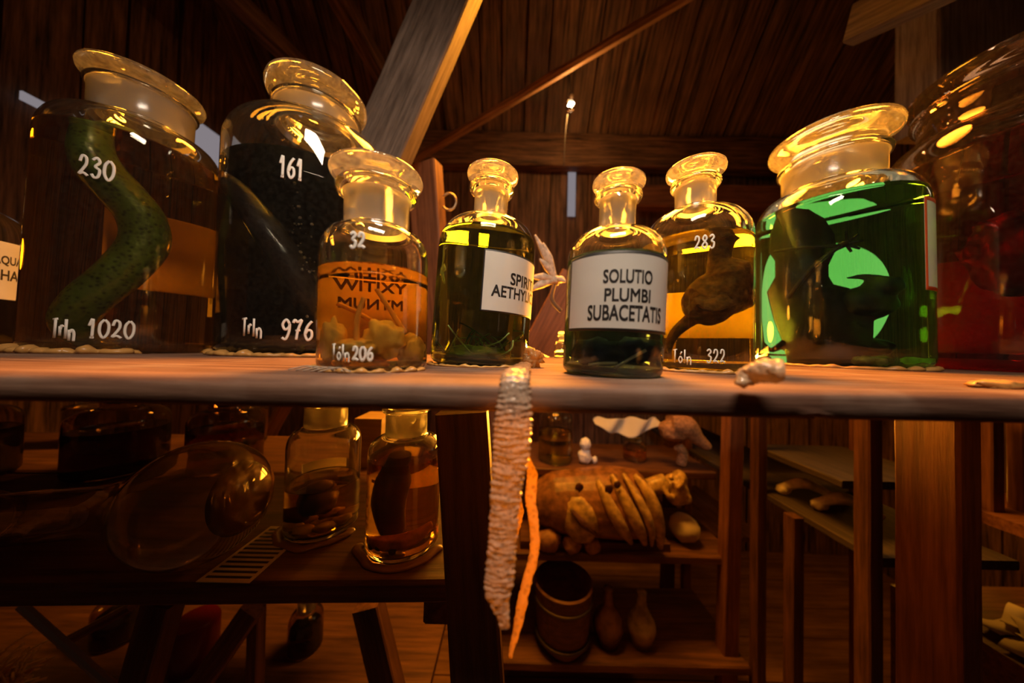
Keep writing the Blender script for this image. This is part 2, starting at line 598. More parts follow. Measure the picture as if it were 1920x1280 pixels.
def painted(j, text, px0, px1, py_top, py_bot, name='painted_number', wgt=.064, mat_=None):
    """brush lettering on the glass between two pixel columns"""
    a0, z0 = hit(j, px0, (py_top + py_bot) / 2); a1, _ = hit(j, px1, (py_top + py_bot) / 2)
    xm = (px0 + px1) / 2
    _, zt = hit(j, xm, py_top); _, zb = hit(j, xm, py_bot)
    if a1 < a0: a1 += 2 * PI
    tot = sum(GW.get(c, 1) for c in text) + .18 * (len(text) - 1)
    h = zt - zb
    bm = bmesh.new()
    x = 0
    for c in text:
        wd = GW.get(c, 1)
        for st in GLYPH[c]:
            pts = smooth_path([(p[0], p[1], 0) for p in st], 5) if len(st) > 2 else [Vector((st[0][0], st[0][1], 0)), Vector((st[1][0], st[1][1], 0))]
            w3, nn = [], []
            for p in pts:
                u = (x + p.x * wd) / tot
                w3.append(wrap(j, a0 + (a1 - a0) * u, zb + h * p.y, .0002))
            nrm = (Vector((w3[0].x, w3[0].y, 0))).normalized()
            tube(bm, w3, h * wgt, 6, .25, up=nrm)
        x += wd + .18
    return new(name, bm, mat_ or PAINT, j['root'])


def font_mesh(text, sx=1.0):
    cu = bpy.data.curves.new('t', 'FONT'); cu.body = text; cu.size = 1.0; cu.offset = .0; cu.resolution_u = 4
    o = bpy.data.objects.new('t', cu); COL.objects.link(o)
    dg = bpy.context.evaluated_depsgraph_get()
    me = bpy.data.meshes.new_from_object(o.evaluated_get(dg))
    bpy.data.objects.remove(o); bpy.data.curves.remove(cu)
    xs = [v.co.x for v in me.vertices]; ys = [v.co.y for v in me.vertices]
    return me, min(xs), max(xs), min(ys), max(ys)


def arc_patch(j, a0, a1, z0, z1, off, th=.0003, border=0.0, n=28, zt0=None):
    """label bent round the bottle; material 1 is its printed border"""
    bm = bmesh.new()
    us = [i / n for i in range(n + 1)]
    R = j['R']
    bu = border / (R * abs(a1 - a0)); bv = border / (z1 - z0)
    U = sorted(set([0.0, bu, 1 - bu, 1.0] + [u for u in us if bu < u < 1 - bu])) if border else us
    V = [0, bv, 1 - bv, 1] if border else [0, 1]
    def grid(o):
        return [[bm.verts.new(wrap(j, a0 + (a1 - a0) * u, z0 + (z1 - z0) * v, o)) for v in V] for u in U]
    g, g2 = grid(off + th), grid(off)
    nu, nv = len(U), len(V)
    for i in range(nu - 1):
        for k in range(nv - 1):
            f = bm.faces.new((g[i][k], g[i + 1][k], g[i + 1][k + 1], g[i][k + 1]))
            f2 = bm.faces.new((g2[i][k], g2[i][k + 1], g2[i + 1][k + 1], g2[i + 1][k]))
            if border:
                mid = (U[i] + U[i + 1]) / 2
                if mid < bu or mid > 1 - bu or k in (0, nv - 2):
                    f.material_index = 1; f2.material_index = 1
    for i in range(nu - 1):
        bm.faces.new((g[i][0], g2[i][0], g2[i + 1][0], g[i + 1][0])); bm.faces.new((g[i][-1], g[i + 1][-1], g2[i + 1][-1], g2[i][-1]))
    for k in range(nv - 1):
        bm.faces.new((g[0][k], g[0][k + 1], g2[0][k + 1], g2[0][k])); bm.faces.new((g[-1][k], g2[-1][k], g2[-1][k + 1], g[-1][k + 1]))
    return bm


def print_line(j, bm, text, a0, a1, zb, zt, off):
    me, x0, x1, y0, y1 = font_mesh(text)
    b2 = bmesh.new(); b2.from_mesh(me); bpy.data.meshes.remove(me)
    bmesh.ops.triangulate(b2, faces=b2.faces)
    w_ = .020
    for dx, dy in ((-w_, -w_), (w_, -w_), (w_, w_), (-w_, w_), (0, 0)):     # heavier strokes: overprint
        vm = {}
        for v in b2.verts:
            u = (v.co.x + dx - x0) / (x1 - x0); t = (v.co.y + dy - y0) / (y1 - y0)
            vm[v] = bm.verts.new(wrap(j, a0 + (a1 - a0) * u, zb + (zt - zb) * t, off + (dx + dy) * 1e-4))
        for f in b2.faces:
            try: bm.faces.new([vm[v] for v in f.verts])
            except ValueError: pass
    b2.free()


# jar measures come from fitting the bottle outlines of the photograph
J = {}
J['snake'] = make_jar(dict(name='specimen_jar', X=-.6413, Y=.4899, R=.098, rd=.0703, H=.448, lean=.026, rn=.058, rf=.0625, zs=.315, zn=.374, zf=.425, t=.0035, level=.325,
    liq=liquid('amber_brown_liquid', (.78, .50, .03), .19), glass=GLASS_DUSTY, disc=.55,
    label='large jar numbered 230 holding a coiled green snake in amber liquid'))
J['dark'] = make_jar(dict(name='specimen_jar', X=-.388, Y=.565, R=.134, rd=.084, H=.504, lean=0, rn=.068, rf=.0745, zs=.350, zn=.425, zf=.466, t=.004, level=.318,
    liq=liquid('blackish_green_liquid', (.05, .065, .05), .2, .03, (.2, .3, .26)), glass=GLASS_DUSTY, disc=.55,
    label='large jar numbered 161 full of blackish liquid behind the small orange jar'))
J['orange'] = make_jar(dict(name='specimen_jar', X=-.1236, Y=.2664, R=.045, rd=.0394, H=.1775, lean=-.0142, rn=.0274, rf=.0341, zs=.097, zn=.126, zf=.164, t=.0022, level=.084,
    liq=liquid('orange_liquid', (.98, .60, .05), .09), disc=.5,
    label='small wide-stoppered jar numbered 32 half filled with orange liquid'))
J['spirit'] = make_jar(dict(name='reagent_bottle', X=-.0405, Y=.3683, R=.060, rd=.0324, H=.2428, lean=.049, rn=.021, rf=.0283, zs=.140, zn=.186, zf=.2255, t=.0025, level=.155,
    liq=liquid('dark_green_liquid', (.13, .21, .015), .12), disc=.5, cat='bottle',
    label='narrow-necked bottle of dark green liquid with SPIRITUS AETHYLICUS label'))
J['plumbi'] = make_jar(dict(name='reagent_bottle', X=.0881, Y=.2623, R=.0419, rd=.0228, H=.1749, lean=.029, rn=.0157, rf=.0206, zs=.100, zn=.130, zf=.1622, t=.002, level=.0985,
    liq=liquid('blue_black_liquid', (.06, .15, .22), .08, .10, (.18, .34, .44)), disc=.5, cat='bottle',
    label='narrow-necked bottle of blue-black liquid with SOLUTIO PLUMBI SUBACETATIS label'))
J['bird'] = make_jar(dict(name='specimen_jar', X=.2206, Y=.3563, R=.0579, rd=.0324, H=.2474, lean=0, rn=.022, rf=.0273, zs=.150, zn=.196, zf=.229, t=.0025, level=.150,
    liq=liquid('olive_yellow_liquid', (.50, .50, .03), .115), disc=.5,
    label='jar numbered 283 with a brown long-tailed animal in olive yellow liquid'))
J['bat'] = make_jar(dict(name='specimen_jar', X=.6253, Y=.5713, R=.1167, rd=.0926, H=.4472, lean=-.0139, rn=.072, rf=.079, zs=.270, zn=.345, zf=.400, t=.0038, level=.300,
    liq=liquid('bright_green_liquid', (.13, .55, .16), .2), disc=.4,
    label='wide-mouthed jar of bright green liquid with a winged animal inside'))
J['red'] = make_jar(dict(name='specimen_jar', X=.97, Y=.545, R=.176, rd=.143, H=.575, lean=0, rn=.128, rf=.138, zs=.395, zn=.470, zf=.535, t=.005, level=.40,
    liq=liquid('deep_red_liquid', (.85, .014, .008), .25), glass=GLASS_DARK, stopmat=GLASS_DARK, disc=.5, frost=False,
    label='very large dark jar of deep red liquid beyond the green jar'))
J['aqua'] = make_jar(dict(name='reagent_bottle', X=-1.0, Y=.52, R=.075, rd=.036, H=.33, lean=0, rn=.026, rf=.033, zs=.205, zn=.262, zf=.305, t=.003, level=.19,
    liq=liquid('black_liquid', (.05, .03, .02), .14), disc=.5, cat='bottle',
    label='dark bottle with a printed white label behind the snake jar'))
FRONT = ['snake', 'dark', 'orange', 'spirit', 'plumbi', 'bird', 'bat', 'red', 'aqua']

painted(J['snake'], '230', 147, 216, 296, 334)
painted(J['snake'], 'Trln', 98, 142, 598, 634)
painted(J['snake'], '1020', 165, 253, 600, 634)
painted(J['dark'], '161', 524, 569, 295, 334)
painted(J['dark'], 'Trln', 454, 492, 597, 630)
painted(J['dark'], '976', 527, 588, 600, 637)
painted(J['orange'], '32', 656, 685, 436, 465, wgt=.11)
painted(J['orange'], 'Tóln', 623, 656, 645, 675, wgt=.06)
painted(J['orange'], '206', 661, 700, 650, 676, wgt=.10)
painted(J['bird'], '283', 1302, 1341, 441, 466, wgt=.07)
painted(J['bird'], 'Tóln', 1262, 1297, 655, 680, wgt=.05)
painted(J['bird'], '322', 1324, 1360, 655, 680, wgt=.06)


def front_label(j, px0, py0, px1, py1, border, bmat, lines, extend=0.0, pmat=None):
    a0, zt = hit(j, px0, py0); a1, zb = hit(j, px1, py1)
    if a1 < a0: a1 += 2 * PI
    a1 += extend
    lab = new('label', arc_patch(j, a0, a1, zb, zt, .0002, .0003, border), [pmat or PAPER, bmat], j['root'])
    if lines:
        bm = bmesh.new()
        for (t, x0, x1, yt, yb) in lines:
            b0, _ = hit(j, x0, (yt + yb) / 2); b1, _ = hit(j, x1, (yt + yb) / 2)
            if b1 < b0: b1 += 2 * PI
            xm = min((x0 + x1) / 2, px1 - 8)
            _, z1 = hit(j, xm, yt); _, z0 = hit(j, xm, yb)
            print_line(j, bm, t, b0, b1, z0, z1, .00065)
        new('lettering', bm, INK, lab)
    return lab


front_label(J['plumbi'], 1072, 488, 1240, 627, .0024, BORDER,
    [('SOLUTIO', 1132, 1222, 505, 530), ('PLUMBI', 1134, 1218, 541, 565), ('SUBACETATIS', 1103, 1237, 572, 601)], extend=.42)
lb = front_label(J['spirit'], 908, 466, 992, 597, .0016, BORDER, None, extend=.9)
bm = bmesh.new()
js = J['spirit']
ac, zc = hit(js, 908, 530)
for t, x0, yt, yb, wdt in (('SPIRITUS', 957, 506, 528, .060), ('AETHYLICUS', 921, 533, 554, .082)):
    b0, _ = hit(js, x0, yb)
    _, z1 = hit(js, 960, yt + 6); _, z0 = hit(js, 960, yb + 6)
    print_line(js, bm, t, b0, b0 + wdt / js['R'], z0, z1, .00065)
new('lettering', bm, INK, lb)
front_label(J['bat'], 1732, 367, 1752, 545, .006, BORDER_RED, None, extend=.55)
ja = J['aqua']
lb = front_label(ja, -60, 440, 57, 568, .001, PAPER, None)
bm = bmesh.new()
for t, x0, x1, yt, yb in (('AQUA', -15, 39, 482, 500), ('CHAER', -22, 50, 508, 527)):
    b0, _ = hit(ja, x0, yb); b1, _ = hit(ja, x1, yb)
    _, z1 = hit(ja, 20, yt); _, z0 = hit(ja, 20, yb)
    print_line(ja, bm, t, b0, b1, z0, z1, .00065)
new('lettering', bm, INK, lb)


def back_label(j, half, z0, z1, turn=0.0, rows=None):
    """paper label on the far side of the jar, seen through the liquid"""
    a = math.atan2(j['Y'], j['X']) + turn
    lab = new('label', arc_patch(j, a - half, a + half, z0, z1, .0003, .0003), [PAPER_BACK], j['root'])
    if rows:
        bm = bmesh.new()
        for t, c, hw, b0, b1 in rows:
            print_line(j, bm, t, a + c - hw, a + c + hw, b0, b1, -.0003)
        new('lettering', bm, INK_BROWN, lab)
    return lab


back_label(J['orange'], .78, .026, .083, .1, [('YXITIW', -.05, .42, .073, .0825), ('MYNUM', -.05, .38, .056, .066)])
back_label(J['bird'], .55, .04, .10, -.2)
back_label(J['snake'], .55, .11, .25, -.35)
back_label(J['dark'], .6, .12, .25, 0)
back_label(J['red'], .75, .03, .24, .45)

# ------------------------------------------------------------------ shelves and table frame
SH = .0186
bm = bmesh.new()


def plank_mesh(x0, x1, y0, y1, th, seed=0, chip=None):
    """worn board with an uneven sawn front edge; length along X"""
    bm = bmesh.new()
    n = 220
    rows = []
    for i in range(n + 1):
        x = x0 + (x1 - x0) * i / n
        e = .0016 * noise.noise(Vector((x * 9 + seed, 1, 0))) + .0006 * noise.noise(Vector((x * 60 + seed, 3, 0)))
        wv = .0008 * noise.noise(Vector((x * 4 + seed, 7, 0)))
        c = 0.0
        if chip:
            for (cx, cw, cd_) in chip:
                c += cd_ * max(0, 1 - ((x - cx) / cw) ** 2) * (.7 + .6 * noise.noise(Vector((x * 180, 2, 5))))
        sec = [(y0 + .012 + e, 0.0 + wv * .3), (y0 + .005 + e, -.0008 + wv * .3), (y0 + .0015 + e, -.0028), (y0 + e, -.006), (y0 + .0006 + e, -th * .55), (y0 + .0002 + e, -th + .0022 + wv + c), (y0 + .003 + e + c, -th + wv + c * .6), (y0 + .02, -th), (y1, -th), (y1, 0)]
        rows.append([bm.verts.new((x, y, z)) for y, z in sec])
    m = len(rows[0])
    for a, b in zip(rows, rows[1:]):
        for k in range(m):
            k2 = (k + 1) % m
            bm.faces.new((a[k], b[k], b[k2], a[k2]))
    bm.faces.new(rows[0]); bm.faces.new(list(reversed(rows[-1])))
    return bm


tbl = empty('display_shelf', (0, .45, FLOOR_Z))
tag(tbl, 'rough wooden shelf board carrying the row of stoppered jars', 'shelf')
bpy.context.view_layer.update()


def adopt(o, p):
    bpy.context.view_layer.update()
    o.parent = p
    o.matrix_parent_inverse = p.matrix_world.inverted()
    return o


adopt(autosmooth(new('shelf_plank', plank_mesh(-1.5, 1.6, .183, .44, SH, 0, [(.188, .014, .0030)]), W_SHELF), 60), tbl)
adopt(autosmooth(new('shelf_plank', plank_mesh(-1.5, 1.6, .444, .722, SH, 31), W_SHELF), 60), tbl)
adopt(board('leg', at(868, 770, .325), at(915, 1560, .325), .054, .03, W_DARK, (0, -1, 0), .003, .001), tbl)
adopt(board('leg', (.719, .50, -.0188), (.719, .50, FLOOR_Z), .038, .08, W_RED, (0, -1, 0), .004, .001, seed=3), tbl)
adopt(board('cross_rail', (.69, .60, -.05), (1.5, .34, -.05), .03, .062, W_DARK, (0, 0, 1), .004, .001, seed=5), tbl)

LZ = -.27
low = empty('low_shelf', (-.6, .5, FLOOR_Z))
tag(low, 'dark lower shelf under the main board holding the lying flask', 'shelf')
bpy.context.view_layer.update()
lp = board('shelf_plank', (-1.6, .46, LZ - .014), (-.078, .52, LZ - .014), .30, .028, W_DARK, (0, 0, 1), .004, .001, seed=8)
lp.matrix_world = lp.matrix_world @ Matrix.Identity(4)
adopt(lp, low)
adopt(board('shelf_plank', (-1.6, .77, LZ - .014), (-.30, .80, LZ - .014), .27, .028, W_DARK, (0, 0, 1), .004, .001, seed=12), low)
adopt(board('bracket', (-.085, .40, LZ - .055), (-.085, .80, LZ - .055), .05, .05, W_DARK, (0, 0, 1), .003, .001, seed=14), low)
for p0, p1, s in ((at(310, 1120, .62), at(230, 1400, .62), 15), (at(690, 1130, .70), at(760, 1420, .70), 16)):
    adopt(board('leg', p0, p1, .06, .04, W_DARK, (0, -1, 0), .003, .001, seed=s), low)

# ------------------------------------------------------------------ roof, walls, floor


def planks(name, origin, ux, uy, nrm, wid, length, pw, mat_, gap=.008, jit=.01, seed=0, back=.04):
    """boarded surface: boards run along uy, stacked along ux"""
    random.seed(seed)
    bm = bmesh.new()
    ux, uy, nrm = Vector(ux).normalized(), Vector(uy).normalized(), Vector(nrm).normalized()
    M = Matrix((uy, ux, nrm)).transposed().to_4x4(); M.translation = Vector(origin)
    x = 0
    while x < wid:
        w_ = pw * random.uniform(.75, 1.2)
        z = random.uniform(-jit, jit)
        box(bm, (0, x, z - .012), (length, x + w_ - gap * random.uniform(.3, 1.6), z + .012))
        x += w_
    box(bm, (0, 0, back - .008), (length, wid, back + .008))      # unseen sheet added behind to keep light out of the gaps
    o = new(name, bm, mat_, smooth=False)
    o.matrix_world = M
    return struct(o)


sl = 50 * D2R
planks('ceiling', (-2.2, 2.05, 1.42), (1, 0, 0), (0, -math.cos(sl), math.sin(sl)), (0, math.sin(sl), math.cos(sl)), 5.0, 3.2, .13, W_ROOF, .010, .018, 3)
planks('wall_back', (-2.2, 2.06, FLOOR_Z), (1, 0, 0), (0, 0, 1), (0, 1, 0), 5.0, 2.75, .15, W_ROOF, .010, .012, 4)
planks('wall_left', (-1.75, -.8, FLOOR_Z), (0, 1, 0), (0, 0, 1), (-1, 0, 0), 2.9, 4.6, .16, W_ROOF, .010, .01, 5)
planks('wall_right', (2.4, -.8, FLOOR_Z), (0, 1, 0), (0, 0, 1), (1, 0, 0), 2.9, 4.6, .16, W_ROOF, .010, .01, 6)
planks('floor', (-2.2, -.8, FLOOR_Z - .012), (0, 1, 0), (1, 0, 0), (0, 0, 1), 3.0, 5.0, .17, W_FLOOR, .004, .002, 9, -.04)

# ------------------------------------------------------------------ timbers behind the shelf
o = board('roof_brace', at(868, -60, .80), at(600, 560, .80), .135, .075, W_BRACE, (0, -1, -.15), .004, .002, seed=21)
tag(o, 'thick grey-brown diagonal timber rising behind jar 161 to the roof', 'beam')
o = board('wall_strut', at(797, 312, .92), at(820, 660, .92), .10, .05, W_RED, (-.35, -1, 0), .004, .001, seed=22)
tag(o, 'short upright board with a glowing orange edge behind the orange jar', 'board')
o = board('roof_pole', at(776, 300, 1.78), at(1345, -40, 1.12), .042, .042, W_POLE, (0, 0, 1), .012, .003, seed=23)
tag(o, 'slim pole running diagonally under the roof boards', 'pole')
o = board('wall_beam', (-1.7, 1.98, 1.36), (2.35, 1.98, 1.36), .10, .22, W_ROOF, (0, 0, 1), .01, .006, seed=24)
tag(o, 'long horizontal wall beam below the sloping roof boards', 'beam')
o = board('wall_rail', at(1185, 372, 1.9), at(1560, 372, 1.9), .09, .14, W_RED, (0, 0, 1), .01, .004, seed=25)
tag(o, 'short reddish rail under the wall beam behind the yellow-necked jar', 'rail')
o = board('roof_strut', at(1600, 48, .80), at(1840, -70, .62), .055, .085, W_BRACE, (0, -.5, 1), .004, .001, seed=26)
tag(o, 'sawn timber end jutting in above the green jar', 'beam')
o = board('upright_post', at(1800, 250, .86), at(1800, -60, .86), .27, .10, W_POST, (0, -1, 0), .005, .001, seed=27)
tag(o, 'broad grey-brown post standing behind the dark red jar', 'post')
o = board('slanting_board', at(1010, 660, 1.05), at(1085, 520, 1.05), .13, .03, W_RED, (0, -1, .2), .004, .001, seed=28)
tag(o, 'orange-lit slanting board seen between the two labelled bottles', 'board')
for k, (xa, za, xb, zb_) in enumerate(((-1.6, 1.9, -1.0, 1.45), (-1.15, 2.3, -.75, 1.55))):
    o = board('roof_rafter', (xa, .5, za - .25), (xb, 1.95, zb_), .10, .08, W_ROOF, (0, 0, 1), .01, .004, seed=30 + k)
    tag(o, ['dark rafter crossing above the snake jar', 'dark rafter rising above jar 161'][k], 'beam', 'dark rafters')

# bulb on a cord
SOCK = plain('bulb_socket_brown', (.05, .03, .02), .4)
bp = at(1070, 198, 1.5)
b = empty('light_bulb', bp)
tag(b, 'small bare lit bulb hanging under the roof boards', 'bulb')
bm = bmesh.new()
lathe(bm, [(0, -.03), (.014, -.026), (.024, -.012), (.026, 0), (.02, .018), (.012, .032), (0, .034)], 24)
new('glass_bulb', bm, glass('bulb_glass', (1, .98, .95)), b)
bm = bmesh.new(); tube(bm, [(-.008, 0, -.002), (-.003, 0, .008), (.003, 0, -.002), (.008, 0, .008)], .0035, 8)
new('filament', bm, emit('hot_filament', (1.0, .80, .5), 150.0), b)
bm = bmesh.new(); lathe(bm, [(0, .030), (.014, .030), (.014, .055), (.008, .065), (0, .066)], 20)
new('socket', bm, SOCK, b)
bm = bmesh.new(); tube(bm, [(0, 0, .06), (.01, .1, .25), (.0, .3, .5)], .003, 6)
new('cord', bm, SOCK, b)
bm = bmesh.new(); tube(bm, smooth_path([at(1064, 214, 1.5), at(1060, 250, 1.5), at(1057, 312, 1.5)], 4), .0022, 6)
tag(new('pull_string', bm, plain('string', (.25, .2, .15), .8)), 'thin pale string dangling below the bare bulb', 'string')
bm = bmesh.new()
tube(bm, [at(842, 378, .9) + Vector((.022 * math.cos(t), 0, .026 * math.sin(t))) for t in [PI * .8 - i * 2 * PI * .8 / 18 for i in range(19)]], .0035, 8)
tag(new('wire_hook', bm, plain('wire', (.4, .3, .2), .4, metallic=.8)), 'small curled wire hook on the upright board', 'hook')

# pale windows of daylight on the far side wall
DAY = emit('pale_daylight', (.62, .55, .60), .36)


def wall_quad(name, px0, py0, px1, py1, x, m):
    a, b2 = atx(px0, py0, x), atx(px1, py1, x)
    bm = bmesh.new()
    box(bm, (x - .008, min(a.y, b2.y), min(a.z, b2.z)), (x + .004, max(a.y, b2.y), max(a.z, b2.z)))
    return struct(new(name, bm, m, smooth=False))


wall_quad('window_1', 366, 300, 420, 262, -1.70, DAY)
bm = bmesh.new(); box(bm, (-1.71, .99, .835), (-1.70, 1.22, .865))
struct(new('window_2', bm, DAY, smooth=False))

# ------------------------------------------------------------------ putty and pieces of shed skin on the board


def putty_ring(j, a0, a1, label, thick=.006, n=60, seed=0, extra=.0):
    random.seed(seed)
    bm = bmesh.new()
    pts, rad = [], []
    for i in range(n + 1):
        a = (a0 + (a1 - a0) * i / n) * D2R
        wob = noise.noise(Vector((i * .25 + seed * 5, seed, 0)))
        r = j['R'] * .98 + thick * (.35 + .8 * wob) + extra
        t = thick * max(.25, (.75 + 1.1 * noise.noise(Vector((i * .33, seed * 3, 4)))))
        if i in (0, n): t *= .3
        pts.append(Vector((j['X'] + r * math.cos(a), j['Y'] + r * math.sin(a), t * .35))); rad.append(t)
    tube(bm, pts, rad, 10, .55, up=(0, 0, 1))
    return tag(new('putty_bead', bm, PUTTY), label, 'putty', 'putty beads under the jars')


putty_ring(J['snake'], 205, 330, 'tan putty squeezed out around the base of the snake jar', .011, seed=1)
putty_ring(J['dark'], 205, 325, 'tan putty squeezed out around the base of jar 161', .009, seed=2)
putty_ring(J['orange'], 190, 350, 'yellow putty bead around the base of the orange jar', .004, seed=3)
putty_ring(J['spirit'], 180, 350, 'thin putty bead under the dark green bottle', .0035, seed=4)
putty_ring(J['bird'], 200, 340, 'putty strand in front of the long-tailed animal jar', .005, seed=5, extra=.002)
putty_ring(J['bat'], 190, 330, 'putty bead in front of the green jar', .007, seed=6)
bm = bmesh.new(); p = atz(1868, 722, .002); blob(bm, p, (.02, .008, .004), .4, 3, 3, 5)
tag(new('putty_bead', bm, PUTTY), 'small tan putty smear on the bare shelf beside the red jar', 'putty', 'putty beads under the jars')


def skin_mat(name, col, trans, rings=0.0, rough=.28, scale=200.0, dark=.5):
    m, N, L = mat(name)
    tc = N.new('ShaderNodeTexCoord')
    vo = N.new('ShaderNodeTexVoronoi'); vo.inputs['Scale'].default_value = scale
    L.new(tc.outputs['Object'], vo.inputs['Vector'])
    no = N.new('ShaderNodeTexNoise'); no.inputs['Scale'].default_value = scale * .45; no.inputs['Detail'].default_value = 5
    L.new(tc.outputs['Object'], no.inputs['Vector'])
    ad = N.new('ShaderNodeMath'); ad.operation = 'ADD'
    L.new(vo.outputs[0], ad.inputs[0]); L.new(no.outputs[0], ad.inputs[1])
    r = N.new('ShaderNodeValToRGB'); r.color_ramp.elements[0].position = .45; r.color_ramp.elements[1].position = 1.0
    r.color_ramp.elements[0].color = (*[c * dark for c in col], 1); r.color_ramp.elements[1].color = (*col, 1)
    L.new(ad.outputs[0], r.inputs[0])
    b = N.new('ShaderNodeBump'); b.inputs['Strength'].default_value = .55; b.inputs['Distance'].default_value = .001
    L.new(ad.outputs[0], b.inputs['Height'])
    p = N.new('ShaderNodeBsdfPrincipled'); p.inputs['Roughness'].default_value = rough
    p.inputs['Coat Weight'].default_value = .8; p.inputs['Coat Roughness'].default_value = .12
    L.new(r.outputs[0], p.inputs['Base Color']); L.new(b.outputs[0], p.inputs['Normal'])
    t = N.new('ShaderNodeBsdfTranslucent'); L.new(r.outputs[0], t.inputs[0]); L.new(b.outputs[0], t.inputs[1])
    mx = N.new('ShaderNodeMixShader'); mx.inputs[0].default_value = trans
    L.new(p.outputs[0], mx.inputs[1]); L.new(t.outputs[0], mx.inputs[2])
    return out(m, mx.outputs[0])


SKIN_PALE = skin_mat('dried_skin_pale', (.60, .47, .36), .40, rough=.14, scale=420, dark=.40)
SKIN_AMBER = skin_mat('dried_skin_amber', (.58, .40, .18), .65, scale=260, dark=.6)
SKIN_TAN = skin_mat('dried_skin_tan', (.72, .54, .34), .35, scale=330, dark=.55)


def ribbon(name, pts, half, m, flat, ringamp=.0, ringw=.004, crumple=.0008, sub=7, seg=20, seed=0, ring0=0.0):
    """dried tube of skin: flattened, crumpled, with ring-like belly scales"""
    P_ = smooth_path(pts, sub)
    hw = lerp_list(half, len(P_))
    bm = bmesh.new()
    fr = frames(P_)
    d = 0
    rings = []
    for i, (p, t, n, b_) in enumerate(fr):
        if i: d += (p - fr[i - 1][0]).length
        ax = Vector((1, 0, 0)); ax = (ax - t * ax.dot(t)).normalized(); bx = t.cross(ax)
        ring = []
        for k in range(seg):
            a = 2 * PI * k / seg
            c, s = math.cos(a), math.sin(a)
            pulse = .35 + .65 * max(0, min(1, (d - ring0) / .03))
            wob = .9 * noise.noise(Vector((d * 90, c, seed)))
            r = hw[i] * (1 + ringamp * pulse * math.sin(2 * PI * (d / ringw + .18 * c + wob)))
            q = p + ax * r * c + bx * r * flat * s
            nv = Vector((c * 2 + seed, s * 2, d * 190))
            nv2 = Vector((c * 4, s * 4 + seed, d * 480))
            q += (ax * c + bx * s) * (crumple * noise.noise(nv) + crumple * .7 * noise.noise(nv2))
            ring.append(bm.verts.new(q))
        rings.append(ring)
    for a, c in zip(rings, rings[1:]):
        for k in range(seg):
            k2 = (k + 1) % seg
            bm.faces.new((a[k], a[k2], c[k2], c[k]))
    bm.faces.new(list(reversed(rings[0]))); bm.faces.new(rings[-1])
    return new(name, bm, m)


HW = lambda px, y: px / 2 * y / 550
main = [atz(985, 683, .006), atz(972, 694, .006), at(966, 716, .180) + Vector((0, 0, .003)), at(965, 745, .1735), at(962, 790, .172), at(958, 850, .172), at(950, 905, .172), at(946, 960, .172), at(942, 1020, .172), at(938, 1070, .172), at(934, 1110, .172), at(938, 1135, .172), at(944, 1155, .172), at(945, 1178, .172)]
o = ribbon('shed_skin', main, [HW(v, .174) for v in (38, 50, 54, 62, 68, 66, 58, 52, 50, 52, 48, 30, 22, 14)], SKIN_PALE, .38, .055, .0034, .0010, 26, 26, 1, .075)
tag(o, 'long pale crinkled dried snakeskin tube hanging over the shelf edge', 'snakeskin')
amb = [at(972, 800, .205), at(984, 850, .205), at(998, 890, .205), at(995, 930, .205), at(999, 965, .205), at(1003, 1010, .205), at(999, 1050, .205), at(989, 1085, .205), at(979, 1130, .205), at(969, 1180, .205), at(956, 1232, .205)]
o = ribbon('shed_skin', amb, [HW(v, .205) for v in (3, 9, 20, 20, 18, 17, 17, 17, 19, 14, 5)], SKIN_AMBER, .35, .06, .003, .0009, 8, 16, 3)
tag(o, 'narrow amber-glowing strip of dried snakeskin hanging behind the pale tube', 'snakeskin')
o = ribbon('shed_skin', [at(972, 925, .23), at(972, 960, .235), at(964, 1000, .235), at(958, 1040, .235)], [HW(v, .23) for v in (6, 20, 16, 5)], SKIN_AMBER, .35, .05, .003, .0008, 8, 14, 6)
tag(o, 'short yellowish skin scrap half hidden behind the hanging pale tube', 'snakeskin')
bm = bmesh.new(); p = atz(1001, 690, 0); p.y += .01
blob(bm, p + Vector((0, 0, .010)), (.0105, .008, .0115), .75, 2.3, 4, 3)
o = tag(new('shed_skin', bm, SKIN_AMBER), 'crumpled amber skin scrap lit from behind at the foot of the dark green bottle', 'snakeskin')
q0, q1 = atz(1388, 722, .003), atz(1466, 706, .009)
o = ribbon('shed_skin', [q0, q0.lerp(q1, .3) + Vector((0, .004, .003)), q0.lerp(q1, .65) + Vector((0, .002, .005)), q1 + Vector((0, 0, .003))], [.002, .006, .009, .0085], SKIN_TAN, .75, .06, .003, .0012, 10, 20, 9)
tag(o, 'rolled beige scaly skin piece lying in front of the green jar', 'snakeskin')
bm = bmesh.new()
for k in range(5):
    p = atz(540 + k * 14, 693 + k * 1.0, .001)
    tube(bm, smooth_path([p, p + Vector((.012, .004, .003)), p + Vector((.025, -.002, .001))], 4), .0005, 6)
tag(new('dust_fluff', bm, plain('dust_grey', (.45, .36, .28), .9)), 'grey dusty fluff on the board beside the orange jar', 'dust', kind='stuff')

# ------------------------------------------------------------------ what the jars hold


def inj(j, px, py, k=1.33, push=0.0):
    """point inside a jar that shows at the pixel, allowing for the liquid's lens effect"""
    c, d = ray(px, py)
    ax = Vector((j['X'], j['Y'], 0)); n = ax.normalized()
    e = Vector((n.y, -n.x, 0))
    dist = ax.dot(n) + push
    q = c + d * (dist / d.dot(n))
    off = (q - ax).dot(e) / k
    off = max(-j['R'] * .86, min(j['R'] * .86, off))
    lim = .92 * (j['R'] - j['t'])
    if off * off + push * push > lim * lim:
        push = math.copysign(math.sqrt(max(lim * lim - off * off, 0)), push)
    p = ax + n * push + e * off
    return Vector((p.x + j.get('lean', 0) * q.z, p.y, q.z))


